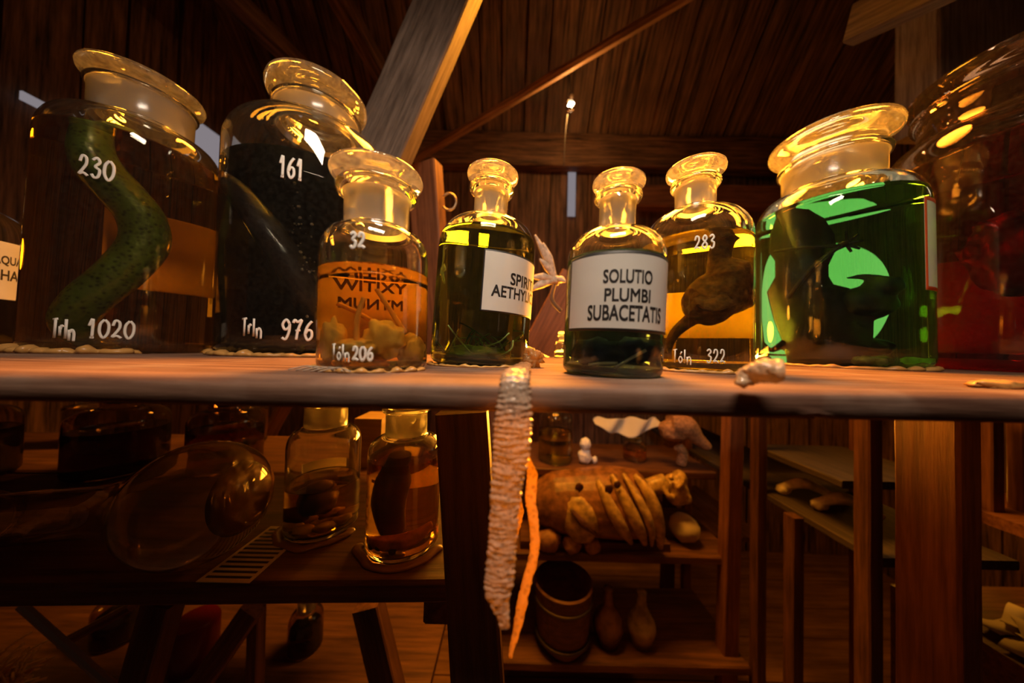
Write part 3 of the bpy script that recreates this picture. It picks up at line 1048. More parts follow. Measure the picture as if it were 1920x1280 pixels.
SNAKE_G = skin_mat('snake_scales_green', (.11, .19, .035), 0, scale=190, rough=.4, dark=.12)
SNAKE_D = skin_mat('snake_scales_dark', (.075, .05, .05), 0, scale=190, rough=.35, dark=.15)
js = J['snake']
path = [inj(js, x, y, 1.35, p) for x, y, p in ((215, 640, .02), (150, 632, -.02), (120, 600, -.03), (150, 560, -.04), (215, 515, -.045), (268, 462, -.045), (262, 415, -.045), (215, 365, -.045), (165, 318, -.045), (142, 275, -.045), (160, 240, -.03), (225, 250, .01))]
bm = bmesh.new()
P_ = smooth_path(path, 8)
tube(bm, P_, lerp_list([.006, .014, .020, .022, .023, .024, .024, .024, .023, .020, .016, .012], len(P_)), 16)
tag(new('preserved_snake', bm, SNAKE_G), 'thick green snake bent in an S inside the amber jar', 'snake')
jd = J['dark']
path = [inj(jd, x, y, 1.3, p) for x, y, p in ((395, 330, .0), (430, 365, -.05), (480, 425, -.07), (530, 490, -.08), (575, 560, -.08), (600, 620, -.05), (560, 640, .0))]
bm = bmesh.new(); P_ = smooth_path(path, 8)
tube(bm, P_, lerp_list([.010, .017, .021, .022, .021, .016, .008], len(P_)), 16)
tag(new('preserved_snake', bm, SNAKE_D), 'dark scaly snake slanting through the blackish jar', 'snake')

FUNG = plain('orange_fungus', (.95, .70, .32), .55, .3, 130, .2, trans=.25)
FUNG2 = plain('orange_stalk', (.92, .52, .20), .55, trans=.2)
jo = J['orange']
C = lambda px, py, push=0.0, k=1.33: inj(jo, px, py, k, push)
def fungus(label, px, py, push, r, seed, stalk=None):
    e = empty('mushroom', C(px, py, push))
    tag(e, label, 'mushroom', 'mushrooms in the orange jar')
    bm = bmesh.new(); blob(bm, (0, 0, 0), r, .35, 2.2, 4, seed)
    new('cap', bm, FUNG, e)
    if stalk:
        bm = bmesh.new()
        pts = [C(x, y, p) - Vector(e.location) for x, y, p in stalk]
        P2 = smooth_path(pts, 6)
        tube(bm, P2, lerp_list([.0022, .0019, .0017], len(P2)), 10)
        new('stalk', bm, FUNG2, e)
fungus('pale orange mushroom lump against the glass at one side of the orange jar', 618, 640, -.008, (.0085, .0085, .0175), 1)
fungus('flat mushroom cap whose upright stalk stands in the middle of the orange jar', 664, 650, -.016, (.014, .012, .007), 2, [(665, 645, -.02), (666, 600, -.02), (681, 560, -.02)])
fungus('largest round mushroom lump in the orange jar', 722, 635, -.010, (.014, .012, .0165), 3)
fungus('mushroom lump with a long dark slanting stalk in the orange jar', 772, 655, .0, (.010, .010, .014), 4, [(762, 625, -.005), (735, 585, -.005), (708, 546, -.005)])
fungus('small mushroom with a thin slanting stalk deep in the orange jar', 694, 668, .014, (.012, .010, .009), 5, [(706, 608, .01), (672, 588, .01), (640, 572, .01)])

HERB = plain('green_herb', (.18, .26, .05), .6)
jz = J['spirit']
random.seed(5)
bm = bmesh.new()
for k in range(26):
    x0 = random.uniform(825, 965); y0 = random.uniform(645, 672)
    p0 = inj(jz, x0, y0, 1.4, random.uniform(-.045, .03))
    p1 = p0 + Vector((random.uniform(-.02, .02), random.uniform(-.01, .01), random.uniform(.0, .022)))
    p2 = p1 + Vector((random.uniform(-.012, .012), 0, random.uniform(-.004, .012)))
    tube(bm, smooth_path([p0, p1, p2], 4), .0009, 6)
blob(bm, inj(jz, 890, 662, 1.3, -.01), (.03, .025, .009), .5, 3, 3, 2)
tag(new('herb_clump', bm, HERB), 'wisps of green herb at the bottom of the dark green bottle', 'herb', kind='stuff')

jp = J['plumbi']
bm = bmesh.new()
blob(bm, inj(jp, 1120, 660, 1.3, .0), (.017, .014, .012), .5, 2.5, 3, 4)
blob(bm, inj(jp, 1190, 655, 1.3, .005), (.013, .012, .011), .5, 2.5, 3, 6)
tag(new('root_clump', bm, plain('dark_root', (.05, .06, .07), .6, .4, 120)), 'dark lump sunk in the blue-black bottle', 'specimen')
STRAW = plain('straw', (.62, .48, .24), .6)
for lab, a, b2 in (('pale twig slanting upward at the bottom of the blue-black bottle', (1152, 692, -.030), (1212, 656, -.022)), ('pale twig lying flat at the bottom of the blue-black bottle', (1100, 683, -.030), (1158, 680, -.026))):
    p0, p1 = inj(jp, a[0], a[1], 1.15, a[2]), inj(jp, b2[0], b2[1], 1.15, b2[2])
    p0.z = max(p0.z, .0075); p1.z = max(p1.z, .0075)
    bm = bmesh.new(); tube(bm, smooth_path([p0, p0.lerp(p1, .5) + Vector((0, 0, .0006)), p1], 5), .0012, 8)
    tag(new('twig', bm, STRAW), lab, 'twig', 'twigs in the blue-black bottle')

FURB = plain('brown_fur', (.15, .055, .018), .7, .8, 160, .4)
jb = J['bird']
bm = bmesh.new()
I = lambda x, y, p=0.0: inj(jb, x, y, 1.33, p)
blob(bm, I(1345, 560), (.026, .022, .034), .2, 2, 3, 1, Matrix.Rotation(.7, 4, 'Y'))
blob(bm, I(1375, 525), (.018, .017, .022), .2, 2, 3, 2)
P_ = smooth_path([I(1355, 530), I(1348, 490), I(1358, 452), I(1372, 432)], 5); tube(bm, P_, lerp_list([.013, .009, .009, .007], len(P_)), 12)
blob(bm, I(1363, 446), (.011, .010, .010), .1, 2, 3, 3)
P_ = smooth_path([I(1366, 440), I(1376, 428), I(1386, 418)], 4); tube(bm, P_, lerp_list([.006, .0035, .001], len(P_)), 10)
P_ = smooth_path([I(1330, 580), I(1290, 605), I(1262, 630), I(1250, 662)], 5); tube(bm, P_, lerp_list([.012, .007, .005, .003], len(P_)), 10)
P_ = smooth_path([I(1375, 560, -.02), I(1335, 575, -.03), I(1300, 560, -.03)], 5); tube(bm, P_, lerp_list([.011, .009, .003], len(P_)), 10, .4)
o = remesh(new('preserved_animal', bm, FURB), .0016, 4)
tag(o, 'brown long-tailed animal with pointed snout curled in the olive yellow jar', 'animal')

# winged animal in the green jar
BAT = plain('bat_dark_skin', (.010, .008, .009), .5, .5, 60)
jg = J['bat']
G = lambda x, y, p=0.0: inj(jg, x, y, 1.18, p)
e = empty('preserved_bat', G(1540, 640))
tag(e, 'black winged animal with spread membrane and tiny hand in the green jar', 'animal')
bm = bmesh.new()
blob(bm, G(1560, 610, -.03), (.045, .035, .055), .15, 2, 3, 1)
blob(bm, G(1620, 570, -.035), (.035, .03, .03), .15, 2, 3, 2)
blob(bm, G(1655, 540, -.035), (.022, .02, .018), .15, 2, 3, 3)
P_ = smooth_path([G(1655, 545, -.035), G(1680, 530, -.035), G(1692, 522, -.035)], 5); tube(bm, P_, lerp_list([.014, .009, .004], len(P_)), 10, .6)
P_ = smooth_path([G(1650, 525, -.035), G(1620, 522, -.045), G(1588, 524, -.05)], 5); tube(bm, P_, lerp_list([.010, .008, .003], len(P_)), 10, .5)
for dx in (0, 30): blob(bm, G(1520 + dx * 3, 650, -.01), (.03, .03, .016), .3, 2, 3, 6 + dx)
remesh(new('torso', bm, BAT), .003, 5).parent = e
bpy.data.objects[e.name].children[0].matrix_parent_inverse = Matrix.Translation(-Vector(e.location))
outl = [(1480, 690), (1472, 640), (1455, 600), (1433, 548), (1448, 520), (1450, 490), (1443, 474), (1452, 440), (1462, 412), (1455, 398), (1480, 394), (1520, 398), (1550, 415), (1568, 445), (1572, 470), (1556, 500), (1556, 520), (1565, 535), (1590, 542), (1640, 560), (1640, 640), (1600, 690)]
bm = bmesh.new()
front, back = [], []
for i, (x, y) in enumerate(outl):
    p = G(x, y, -.055 + .02 * math.sin(i * 1.1))
    front.append(bm.verts.new(p)); back.append(bm.verts.new(p + Vector((.004, .006, 0))))
cf = bm.verts.new(G(1520, 540, -.085)); cb = bm.verts.new(G(1520, 540, -.078))
for i in range(len(outl)):
    k = (i + 1) % len(outl)
    bm.faces.new((front[i], front[k], cf)); bm.faces.new((back[k], back[i], cb)); bm.faces.new((front[i], back[i], back[k], front[k]))
o = new('wing_membrane', bm, BAT); o.parent = e; o.matrix_parent_inverse = Matrix.Translation(-Vector(e.location))
bm = bmesh.new()
for pts, r in (([(1470, 560, -.09), (1520, 505, -.095), (1580, 463, -.08)], .0035), ([(1446, 475, -.065), (1510, 466, -.09), (1580, 463, -.08)], .003)):
    tube(bm, smooth_path([G(*q) for q in pts], 6), r, 8)
o = new('wing_bone', bm, BAT); o.parent = e; o.matrix_parent_inverse = Matrix.Translation(-Vector(e.location))
bm = bmesh.new()
h0 = G(1572, 467, -.078)
hand = [[(1594, 455), (1592, 436)], [(1598, 455), (1618, 440)], [(1600, 458), (1628, 452)], [(1598, 462), (1620, 468)], [(1594, 463), (1602, 474)]]
P_ = [h0, G(1588, 460, -.078), G(1597, 458, -.078)]; tube(bm, P_, [.005, .0055, .005], 10)
for f in hand:
    P_ = [G(1590, 460, -.078)] + [G(x, y, -.078) for x, y in f]
    tube(bm, smooth_path(P_, 3), lerp_list([.003, .0024, .0022, .0016], 7), 8)
o = new('hand', bm, BAT); o.parent = e; o.matrix_parent_inverse = Matrix.Translation(-Vector(e.location))
bm = bmesh.new()
P_ = smooth_path([G(1480, 640, -.03), G(1445, 655, -.05), G(1425, 650, -.06)], 4); tube(bm, P_, lerp_list([.008, .005, .003], len(P_)), 8)
for (x, y) in ((1418, 640), (1417, 652), (1420, 662)): tube(bm, [G(1432, 652, -.058), G(x, y, -.062)], .002, 6)
o = new('foot', bm, BAT); o.parent = e; o.matrix_parent_inverse = Matrix.Translation(-Vector(e.location))
bm = bmesh.new()
random.seed(3)
for k in range(26):
    a = random.uniform(0, 2 * PI); r = random.uniform(0, .085)
    blob(bm, (jg['X'] + r * math.cos(a), jg['Y'] + r * math.sin(a), .015), (random.uniform(.006, .014), random.uniform(.006, .014), random.uniform(.003, .007)), .5, 2.5, 2, k)
tag(new('sediment', bm, plain('yellow_sediment', (.55, .42, .10), .8, .5, 80, .4)), 'yellowish sediment flakes on the bottom of the green jar', 'sediment', kind='stuff')

jr = J['red']
bm = bmesh.new()
blob(bm, inj(jr, 1915, 480, 1.2, -.05), (.05, .05, .07), .4, 2, 3, 4)
blob(bm, inj(jr, 1890, 440, 1.2, -.05), (.035, .03, .03), .4, 2, 3, 5)
tag(remesh(new('preserved_specimen', bm, plain('dark_specimen', (.03, .012, .01), .5, .4)), .004), 'dark shapeless specimen floating in the deep red jar', 'specimen')

# ------------------------------------------------------------------ lower shelf on the left of the post
L1 = make_jar(dict(name='specimen_jar', X=-.299, Y=.48, Z=LZ, R=.052, rd=.036, H=.235, rn=.0305, rf=.036, zs=.128, zn=.160, zf=.20, t=.0025, level=.072,
    liq=liquid('brown_amber_liquid', (.75, .42, .05), .1), label='clear jar half full of amber liquid next to the lying flask'))
L2 = make_jar(dict(name='specimen_jar', X=-.156, Y=.445, Z=LZ, R=.052, rd=.036, H=.235, rn=.0295, rf=.035, zs=.132, zn=.160, zf=.20, t=.0025, level=.128,
    liq=liquid('tea_brown_liquid', (.78, .40, .05), .1), label='jar of brown liquid with dark pieces at the end of the lower shelf'))
back_label(L1, .7, .06, .088, .0)
back_label(L2, .5, .065, .118, -.45)
BROWN = plain('brown_specimen', (.10, .035, .012), .5, .3, 50, .3)
YEL = plain('yellow_specimen', (.70, .55, .15), .5, .3, 90, .2, trans=.2)
ORS = plain('orange_specimen', (.60, .24, .06), .5, .4, 90, .4)
BLK = plain('black_bead', (.01, .008, .008), .3)
bm = bmesh.new(); blob(bm, (-.303, .475, LZ + .045), (.021, .021, .021), .15, 2, 3, 1); tag(new('preserved_specimen', bm, BROWN), 'round brown ball sunk in the half-full amber jar', 'specimen')
bm = bmesh.new(); blob(bm, (-.325, .475, LZ + .026), (.014, .014, .013), .2, 2, 3, 2); tag(new('preserved_specimen', bm, BROWN), 'smaller brown ball beside the round one in the amber jar', 'specimen')
bm = bmesh.new()
for k in range(7): blob(bm, (-.30 + .028 * math.cos(k * .9), .478 + .028 * math.sin(k * .9), LZ + .0135), (.014, .013, .006), .4, 2, 2, k)
tag(new('sediment', bm, YEL), 'yellow flakes lying under the brown balls in the amber jar', 'sediment', kind='stuff')
bm = bmesh.new(); P_ = smooth_path([(-.168, .45, LZ + .02), (-.172, .445, LZ + .06), (-.168, .45, LZ + .1), (-.166, .45, LZ + .122)], 6); tube(bm, P_, lerp_list([.012, .017, .018, .016], len(P_)), 16)
tag(new('preserved_specimen', bm, BROWN), 'tall dark column standing in the brown liquid jar', 'specimen')
bm = bmesh.new()
P_ = smooth_path([(-.19, .43, LZ + .016), (-.17, .415, LZ + .02), (-.14, .42, LZ + .022), (-.118, .44, LZ + .03)], 6); tube(bm, P_, lerp_list([.006, .010, .011, .006], len(P_)), 14)
tag(remesh(new('preserved_specimen', bm, ORS), .0014, 3), 'orange-brown strip lying at the bottom of the brown liquid jar', 'specimen')
for k, (dx, dy) in enumerate(((-.03, -.025), (-.018, -.034), (.0, -.038), (.002, -.034))):
    bm = bmesh.new(); bmesh.ops.create_icosphere(bm, subdivisions=3, radius=.0048, matrix=Matrix.Translation((-.156 + dx, .445 + dy, LZ + .012 + .004 * (k % 2))))
    tag(new('bead', bm, BLK), 'black round bead at the bottom of the brown liquid jar', 'bead', 'black beads in the brown liquid jar')
for j, s in ((L1, 11), (L2, 12)):
    bm = bmesh.new()
    pts, rad = [], []
    for i in range(41):
        a = (190 + 160 * i / 40) * D2R
        r = j['R'] + .004 + .008 * max(0, noise.noise(Vector((i * .16, s, 0))) + .2)
        pts.append(Vector((j['X'] + r * math.cos(a), j['Y'] + r * math.sin(a), LZ + .001))); rad.append(.007 if 0 < i < 40 else .002)
    tube(bm, pts, rad, 10, .45, up=(0, 0, 1))
    tag(new('putty_bead', bm, plain('brown_putty', (.22, .12, .045), .3)), ['dull putty bead around the half-full amber jar', 'dull putty bead around the brown liquid jar'][s - 11], 'putty', 'putty beads under the jars')

# flask on its side: lathe about X
def glass_lathe(name, prof_o, th, M, m, parent=None, seg=64):
    bm = bmesh.new()
    n = len(prof_o)
    inn = []
    for i, (r, z) in enumerate(prof_o):
        a = prof_o[max(i - 1, 0)]; b2 = prof_o[min(i + 1, n - 1)]
        dr, dz = b2[0] - a[0], b2[1] - a[1]; l = math.hypot(dr, dz) or 1
        inn.append((max(r - th * dz / l, 0) if r > 1e-7 else 0, z + th * dr / l))
    lathe(bm, prof_o + list(reversed(inn)), seg, None, M)
    return new(name, bm, m, parent)

ca = Vector((-.412, .398, LZ + .0775))
dirv = (Vector((-.74, .405, LZ + .036)) - ca).normalized()
q = Vector((0, 0, 1)).rotation_difference(dirv).to_matrix().to_4x4()
R_ = .077
fp = [(0, -R_ * .93), (R_ * .35, -R_ * .93), (R_ * .52, -R_ * .85)]
for i in range(1, 12):
    t = -58 + (58 + 42) * i / 11
    fp.append((R_ * math.cos(t * D2R), R_ * math.sin(t * D2R)))
fp += [(.048, .077), (.039, .105), (.034, .135), (.033, .18), (.033, .25), (.033, .31), (.040, .318), (.040, .326)]
e = empty('glass_flask', ca); e.rotation_euler = q.to_euler()
tag(e, 'round-bodied glass flask lying on its side on the lower shelf', 'flask')
bpy.context.view_layer.update()
glass_lathe('flask_body', fp, .0022, None, glass('flask_glass', (.97, .93, .88), 0, .03), e)
bm = bmesh.new(); lathe(bm, [(0, -.0668), (.028, -.0668), (.040, -.062), (.045, -.054), (.0, -.054)], 48); new('sediment', bm, plain('flask_residue', (.16, .08, .03), .5), e)

# printed sheet under the flask and jar
bm = bmesh.new()
box(bm, (-.375, .36, LZ + .0004), (-.31, .47, LZ + .0012))
ps = new('printed_sheet', bm, plain('newsprint', (.55, .48, .42), .8), smooth=False)
tag(ps, 'scrap of striped printed paper between the flask and the amber jar', 'paper')
bm = bmesh.new()
for k in range(12): box(bm, (-.37, .366 + k * .0085, LZ + .0013), (-.315, .3695 + k * .0085, LZ + .0016))
new('printed_stripes', bm, INK, ps, smooth=False)

# bottles in the gloom behind the flask
for nm, X, Y, R, hh, rn, lab, m, T in (
    ('reagent_bottle', -.87, .66, .075, .135, .030, 'broad black bottle behind the neck of the lying flask', GLASS_DARK, (.03, .02, .02)),
    ('reagent_bottle', -.67, .70, .068, .125, .034, 'dark rounded bottle behind the body of the lying flask', GLASS_DARK, (.3, .1, .03)),
    ('reagent_bottle', -1.12, .60, .07, .14, .028, 'black bottle partly cut off beside the broad black one', GLASS_DARK, (.03, .02, .02)),
    ('reagent_bottle', -1.17, .82, .045, .15, .030, 'pale frosted bottle glimpsed between two black bottles', GLASS_DUSTY, (.5, .4, .3)),
    ('reagent_bottle', -.76, .86, .042, .14, .024, 'small pale bottle at the back between the dark bottles', GLASS_DUSTY, (.6, .35, .1))):
    make_jar(dict(name=nm, X=X, Y=Y, Z=LZ, R=R, rd=rn * 1.25, H=hh + .105, rn=rn, rf=rn * 1.16, zs=hh - R * .35, zn=hh + .01, zf=hh + .055, t=.003, level=hh * .7, seg=48,
        liq=liquid('murky_liquid', T, R * 2), glass=m, label=lab, cat='bottle', frost=m is GLASS_DUSTY, stopmat=m))
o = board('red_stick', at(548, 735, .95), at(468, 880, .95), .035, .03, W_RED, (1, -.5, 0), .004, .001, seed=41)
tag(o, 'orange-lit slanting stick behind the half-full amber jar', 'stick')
bm = bmesh.new(); box(bm, (-.37, .70, LZ + .0005), (-.305, .78, LZ + .115))
tag(new('wooden_block', bm, wood('pale_wood', (.35, .22, .10), (.62, .42, .2), 1.0), smooth=False), 'pale wooden block behind the two lower jars', 'block')

# ------------------------------------------------------------------ rack at the back with the lying figure
rk = empty('back_rack', (.45, 1.25, FLOOR_Z))
tag(rk, 'dark timber rack at the back holding the lying anatomical figure', 'rack')
MZ = -.742                                   # board the figure lies on
UZ = -.478                                   # board above it
BZ = -1.08                                   # lowest board
for z, y0, s in ((MZ, 1.28, 51), (UZ, 1.40, 52), (BZ, 1.22, 53)):
    adopt(board('shelf_plank', (-.10, y0, z - .015), (.86, y0, z - .015), .34, .03, W_DARK, (0, 0, 1), .004, .002, seed=s), rk)
for x, y, s in ((.815, 1.11, 54), (-.08, 1.11, 55), (.83, 1.55, 56), (-.08, 1.55, 57)):
    adopt(board('post', (x, y, FLOOR_Z), (x + .03, y, .15), .055, .05, W_RED if s == 54 else W_DARK, (0, -1, 0), .004, .001, seed=s), rk)

# the figure: flayed anatomical model, head towards the posts
MUM = plain('waxed_flesh', (.50, .34, .13), .38, .6, 40, .45)
MUMD = plain('dark_flesh', (.10, .04, .025), .45, .5, 60, .4)
fy = 1.20
fg = empty('anatomical_figure', at(1130, 960, fy))
tag(fg, 'yellowish flayed torso and head lying on the rack board', 'model')
F = lambda x, y, dy=0.0: at(x, y, fy) + Vector((0, dy, 0)) * 1.0
bm = bmesh.new()
P_ = smooth_path([F(1000, 945), F(1040, 938), F(1095, 938), F(1150, 938), F(1195, 940), F(1212, 942)], 6)
tube(bm, P_, [v * fy / 550 for v in lerp_list([30, 52, 58, 62, 58, 30], len(P_))], 24, .85)
o = remesh(new('torso', bm, plain('flayed_torso', (.24, .11, .05), .4, .6, 40, .5)), .0045, 3); o.parent = fg; o.matrix_parent_inverse = Matrix.Translation(-Vector(fg.location))
bm = bmesh.new()
P_ = smooth_path([F(1200, 925), F(1222, 912), F(1248, 905)], 5)
tube(bm, P_, [v * fy / 550 for v in lerp_list([24, 15, 17], len(P_))], 18)
M_ = Matrix.Rotation(-.25, 4, 'Y')
blob(bm, F(1266, 918), (.048, .050, .062), .06, 1.5, 3, 2, M_)
blob(bm, F(1274, 898), (.028, .034, .036), .06, 1.5, 3, 3)
P_ = [F(1252, 893, -.035), F(1247, 886, -.04), F(1252, 881, -.035)]; tube(bm, P_, [.008, .011, .006], 10)       # nose
P_ = smooth_path([F(1238, 908, -.03), F(1242, 918, -.045), F(1252, 924, -.045)], 4); tube(bm, P_, .010, 10)   # jaw
P_ = smooth_path([F(1256, 905, -.045), F(1266, 897, -.046), F(1270, 887, -.04)], 4); tube(bm, P_, .009, 10)    # cheek and brow
P_ = smooth_path([F(1276, 934, -.035), F(1283, 929, -.04), F(1282, 920, -.035)], 4); tube(bm, P_, .007, 10)    # ear
P_ = smooth_path([F(1200, 905, -.03), F(1212, 945, -.06), F(1218, 990, -.05)], 5)
tube(bm, P_, [v * fy / 550 for v in lerp_list([10, 9, 9], len(P_))], 12)
o = remesh(new('head', bm, MUM), .0045, 3); o.parent = fg; o.matrix_parent_inverse = Matrix.Translation(-Vector(fg.location))
folds = ([(1112, 888, -.06), (1124, 915, -.115), (1142, 950, -.135), (1166, 990, -.09)], [(1138, 880, -.05), (1152, 910, -.11), (1170, 950, -.135), (1190, 992, -.09)],
         [(1160, 878, -.05), (1176, 910, -.11), (1192, 950, -.125), (1204, 996, -.08)], [(1180, 880, -.05), (1196, 905, -.10), (1209, 950, -.11), (1219, 1002, -.08)])
for pts in folds:
    bm = bmesh.new()
    P_ = smooth_path([F(*q) for q in pts], 7)
    tube(bm, P_, [v * fy / 550 for v in lerp_list([4, 9, 11, 9, 4], len(P_))], 14, .7)
    o = new('rib', bm, MUM); o.parent = fg; o.matrix_parent_inverse = Matrix.Translation(-Vector(fg.location))
bm = bmesh.new()
blob(bm, F(1080, 950, -.085), (.072, .045, .082), .18, 1.6, 3, 8)
o = new('abdomen_fold', bm, MUM); o.parent = fg; o.matrix_parent_inverse = Matrix.Translation(-Vector(fg.location))
for (x, y, r) in ((1075, 890, 7), (1126, 893, 7), (1140, 886, 6)):
    bm = bmesh.new(); blob(bm, F(x, y, -.105), (r * fy / 550, .004, r * 1.2 * fy / 550), .3, 2, 2, x)
    o = new('wound', bm, MUMD); o.parent = fg; o.matrix_parent_inverse = Matrix.Translation(-Vector(fg.location))
bm = bmesh.new(); tube(bm, smooth_path([F(1060, 925, -.115), F(1078, 944, -.128), F(1104, 968, -.118)], 6), lerp_list([.006, .016, .005], 13), 10, .6)
o = new('wound', bm, MUMD); o.parent = fg; o.matrix_parent_inverse = Matrix.Translation(-Vector(fg.location))
bm = bmesh.new()
p = at(1282, 968, fy); blob(bm, (p.x, p.y, MZ + .055), (.055, .06, .052), .12, 2, 3, 1)
tag(new('cushion', bm, plain('pale_cloth', (.52, .44, .36), .9, .3, 60)), 'small pale cushion under the head of the lying figure', 'cushion')
bm = bmesh.new(); box(bm, (.05, 1.13, MZ + .0005), (.62, 1.30, MZ + .030))
tag(new('bier_board', bm, W_DARK, smooth=False), 'dark board beneath the lying figure', 'board')
for k, (x, y, r) in enumerate(((1028, 1019, 20), (1072, 1023, 15), (1110, 1027, 13))):
    p = at(x, y, 1.12); bm = bmesh.new(); blob(bm, (p.x, p.y, MZ + r * .0021), (r * .0023, .035, r * .0021), .2, 2, 3, k + 30)
    tag(new('root_tuber', bm, plain('tuber_brown', (.30, .15, .08), .6, .4, 60, .3)), ['largest brown tuber under the lying figure', 'middle brown tuber under the lying figure', 'smallest brown tuber under the lying figure'][k], 'tuber', 'tubers along the rack edge')

# upper rack board: jar, figurine, cloth, skull, glowing jar
U1 = make_jar(dict(name='specimen_jar', X=.205, Y=1.33, Z=UZ, R=.075, rd=.05, H=.33, rn=.045, rf=.052, zs=.18, zn=.225, zf=.285, t=.004, level=.13, seg=48,
    liq=liquid('yellow_green_liquid', (.65, .55, .05), .15), label='rounded jar of yellow-green liquid on the upper rack board'))
BONE = plain('bone', (.66, .58, .46), .5, .3, 70, .2)
WHITE = plain('white_plaster', (.72, .74, .74), .5, .2, 70)
bm = bmesh.new(); p = at(1096, 862, 1.30); p.z = UZ
blob(bm, p + Vector((0, 0, .03)), (.030, .026, .036), .25, 2, 3, 2); blob(bm, p + Vector((.002, -.004, .085)), (.024, .024, .028), .3, 2.5, 3, 4); blob(bm, p + Vector((.045, .0, .014)), (.012, .012, .018), .2, 2, 3, 5)
tag(remesh(new('plaster_figurine', bm, WHITE), .004, 3), 'small white plaster figurine beside the yellow-green jar', 'figurine')
bm = bmesh.new()
n, m = 26, 12
g = []
for i in range(n + 1):
    row = []
    for k in range(m + 1):
        u, v = i / n, k / m
        p = at(1112 + u * 120, 784 + v * (8 + 26 * abs(math.sin(u * PI * 1.0)) * .8), 1.34)
        row.append(bm.verts.new(p + Vector((0, .02 * math.sin(u * 14 + v * 3) - .04 * v, .004 * math.sin(u * 22)))))
    g.append(row)
for i in range(n):
    for k in range(m): bm.faces.new((g[i][k], g[i + 1][k], g[i + 1][k + 1], g[i][k + 1]))
o = new('grey_cloth', bm, plain('grey_cloth', (.50, .51, .50), .9, .3, 80))
so = o.modifiers.new('thickness', 'SOLIDIFY'); so.thickness = .003
tag(o, 'pale grey cloth sagging above the upper rack board', 'cloth')
bm = bmesh.new()
P_ = smooth_path([at(1255, 795, 1.28), at(1285, 800, 1.27), at(1308, 822, 1.26), at(1330, 840, 1.25)], 6)
tube(bm, P_, [v * 1.27 / 550 for v in lerp_list([24, 22, 12, 7], len(P_))], 16)
blob(bm, at(1262, 806, 1.28), (.06, .05, .05), .2, 2, 3, 2)
P_ = smooth_path([at(1270, 835, 1.29), at(1280, 850, 1.29), at(1276, 872, 1.29)], 4); tube(bm, P_, .022, 12)
tag(remesh(new('animal_head', bm, plain('stuffed_hide', (.34, .18, .09), .7, .5, 90, .4)), .005, 3), 'brown stuffed animal head pointing away on the upper rack board', 'animal')
U2 = make_jar(dict(name='specimen_jar', X=.575, Y=1.36, Z=UZ, R=.05, rd=.03, H=.135, rn=.028, rf=.033, zs=.065, zn=.085, zf=.112, t=.003, level=.055, seg=40,
    liq=liquid('glowing_orange_liquid', (.9, .35, .03), .1), label='orange jar glowing beside the stuffed animal head'))

# lowest board: pots and gourds
bm = bmesh.new()
p = at(1056, 1190, 1.12)
lathe(bm, [(0, 0), (.085, 0), (.098, .05), (.105, .15), (.110, .22), (.104, .225), (.098, .215), (.09, .05), (0, .03)], 40, None, Matrix.Translation((p.x, 1.14, BZ)))
e = new('wooden_bucket', bm, W_DARK); autosmooth(e)
tag(e, 'dark wooden bucket under the lying figure', 'bucket')
for z in (.04, .17):
    bm = bmesh.new(); tube(bm, [(p.x + (.099 + z * .045) * math.cos(t * PI / 16), 1.14 + (.099 + z * .045) * math.sin(t * PI / 16), BZ + z) for t in range(33)], .006, 8)
    new('hoop', bm, plain('iron_hoop', (.08, .06, .05), .5, metallic=.7), e)
for k, (x, hh, r, lab, col) in enumerate(((1142, .20, .055, 'brown glazed flask standing beside the bucket', (.14, .06, .03)), (1205, .19, .05, 'pale mottled gourd beside the brown flask', (.36, .27, .16)))):
    p = at(x, 1150, 1.12); bm = bmesh.new()
    pr = [(0, 0), (r * .7, 0)] + [(r * math.sin(t * PI / 12) + .001, .01 + r * 1.1 * (1 - math.cos(t * PI / 12))) for t in range(4, 10)] + [(.018, hh - .05), (.015, hh - .01), (.018, hh), (0, hh)]
    lathe(bm, pr, 32, None, Matrix.Translation((p.x, 1.13, BZ)))
    tag(new('flask' if k == 0 else 'gourd', bm, plain('glaze', col, .25, .3, 30, .4)), lab, 'flask' if k == 0 else 'gourd')

# ------------------------------------------------------------------ long side rack running into the depth
sr = empty('side_rack', (1.1, 1.1, FLOOR_Z))
tag(sr, 'long side rack of plain boards running into the depth', 'rack')
for z, y0, y1, s in ((-.468, .72, 1.95, 61), (-.318, .80, 1.10, 62), (-.86, 1.42, 1.95, 63), (-.22, 1.2, 1.95, 64)):
    adopt(board('shelf_plank', (1.07, y0, z - .01), (1.07, y1, z - .01), .34, .022, W_GREY if s < 63 else W_DARK, (0, 0, 1), .003, .001, seed=s), sr)
for x, y, m_, s in ((.885, 1.05, W_DARK, 65), (.885, .92, W_DARK, 66), (.885, .73, W_DARK, 67), (.90, 1.5, W_RED, 68), (1.24, 1.05, W_RED, 69)):
    adopt(board('post', (x, y, FLOOR_Z), (x, y, .1 if s not in (66, 67) else (-.478 if s == 66 else -.03)), .035, .035, m_, (0, -1, 0), .003, .001, seed=s), sr)
for k, (x, y, a, lab) in enumerate(((1.00, 1.00, .4, 'jaw-like pale bone lying on the side rack board'), (1.02, .90, 1.3, 'curved pale bone lying nearest on the side rack board'))):
    bm = bmesh.new()
    P_ = smooth_path([(x - .05, y + .03, -.468 + .025), (x - .01, y + .0, -.468 + .055), (x + .04, y - .01, -.468 + .04), (x + .07, y - .04, -.468 + .018)], 5)
    tube(bm, P_, lerp_list([.012, .018, .014, .010], len(P_)), 12)
    blob(bm, (x - .045, y + .03, -.468 + .02), (.022, .02, .018), .3, 2, 3, k)
    tag(remesh(new('bone', bm, BONE), .004, 2), lab, 'bone', 'bones on the side rack')
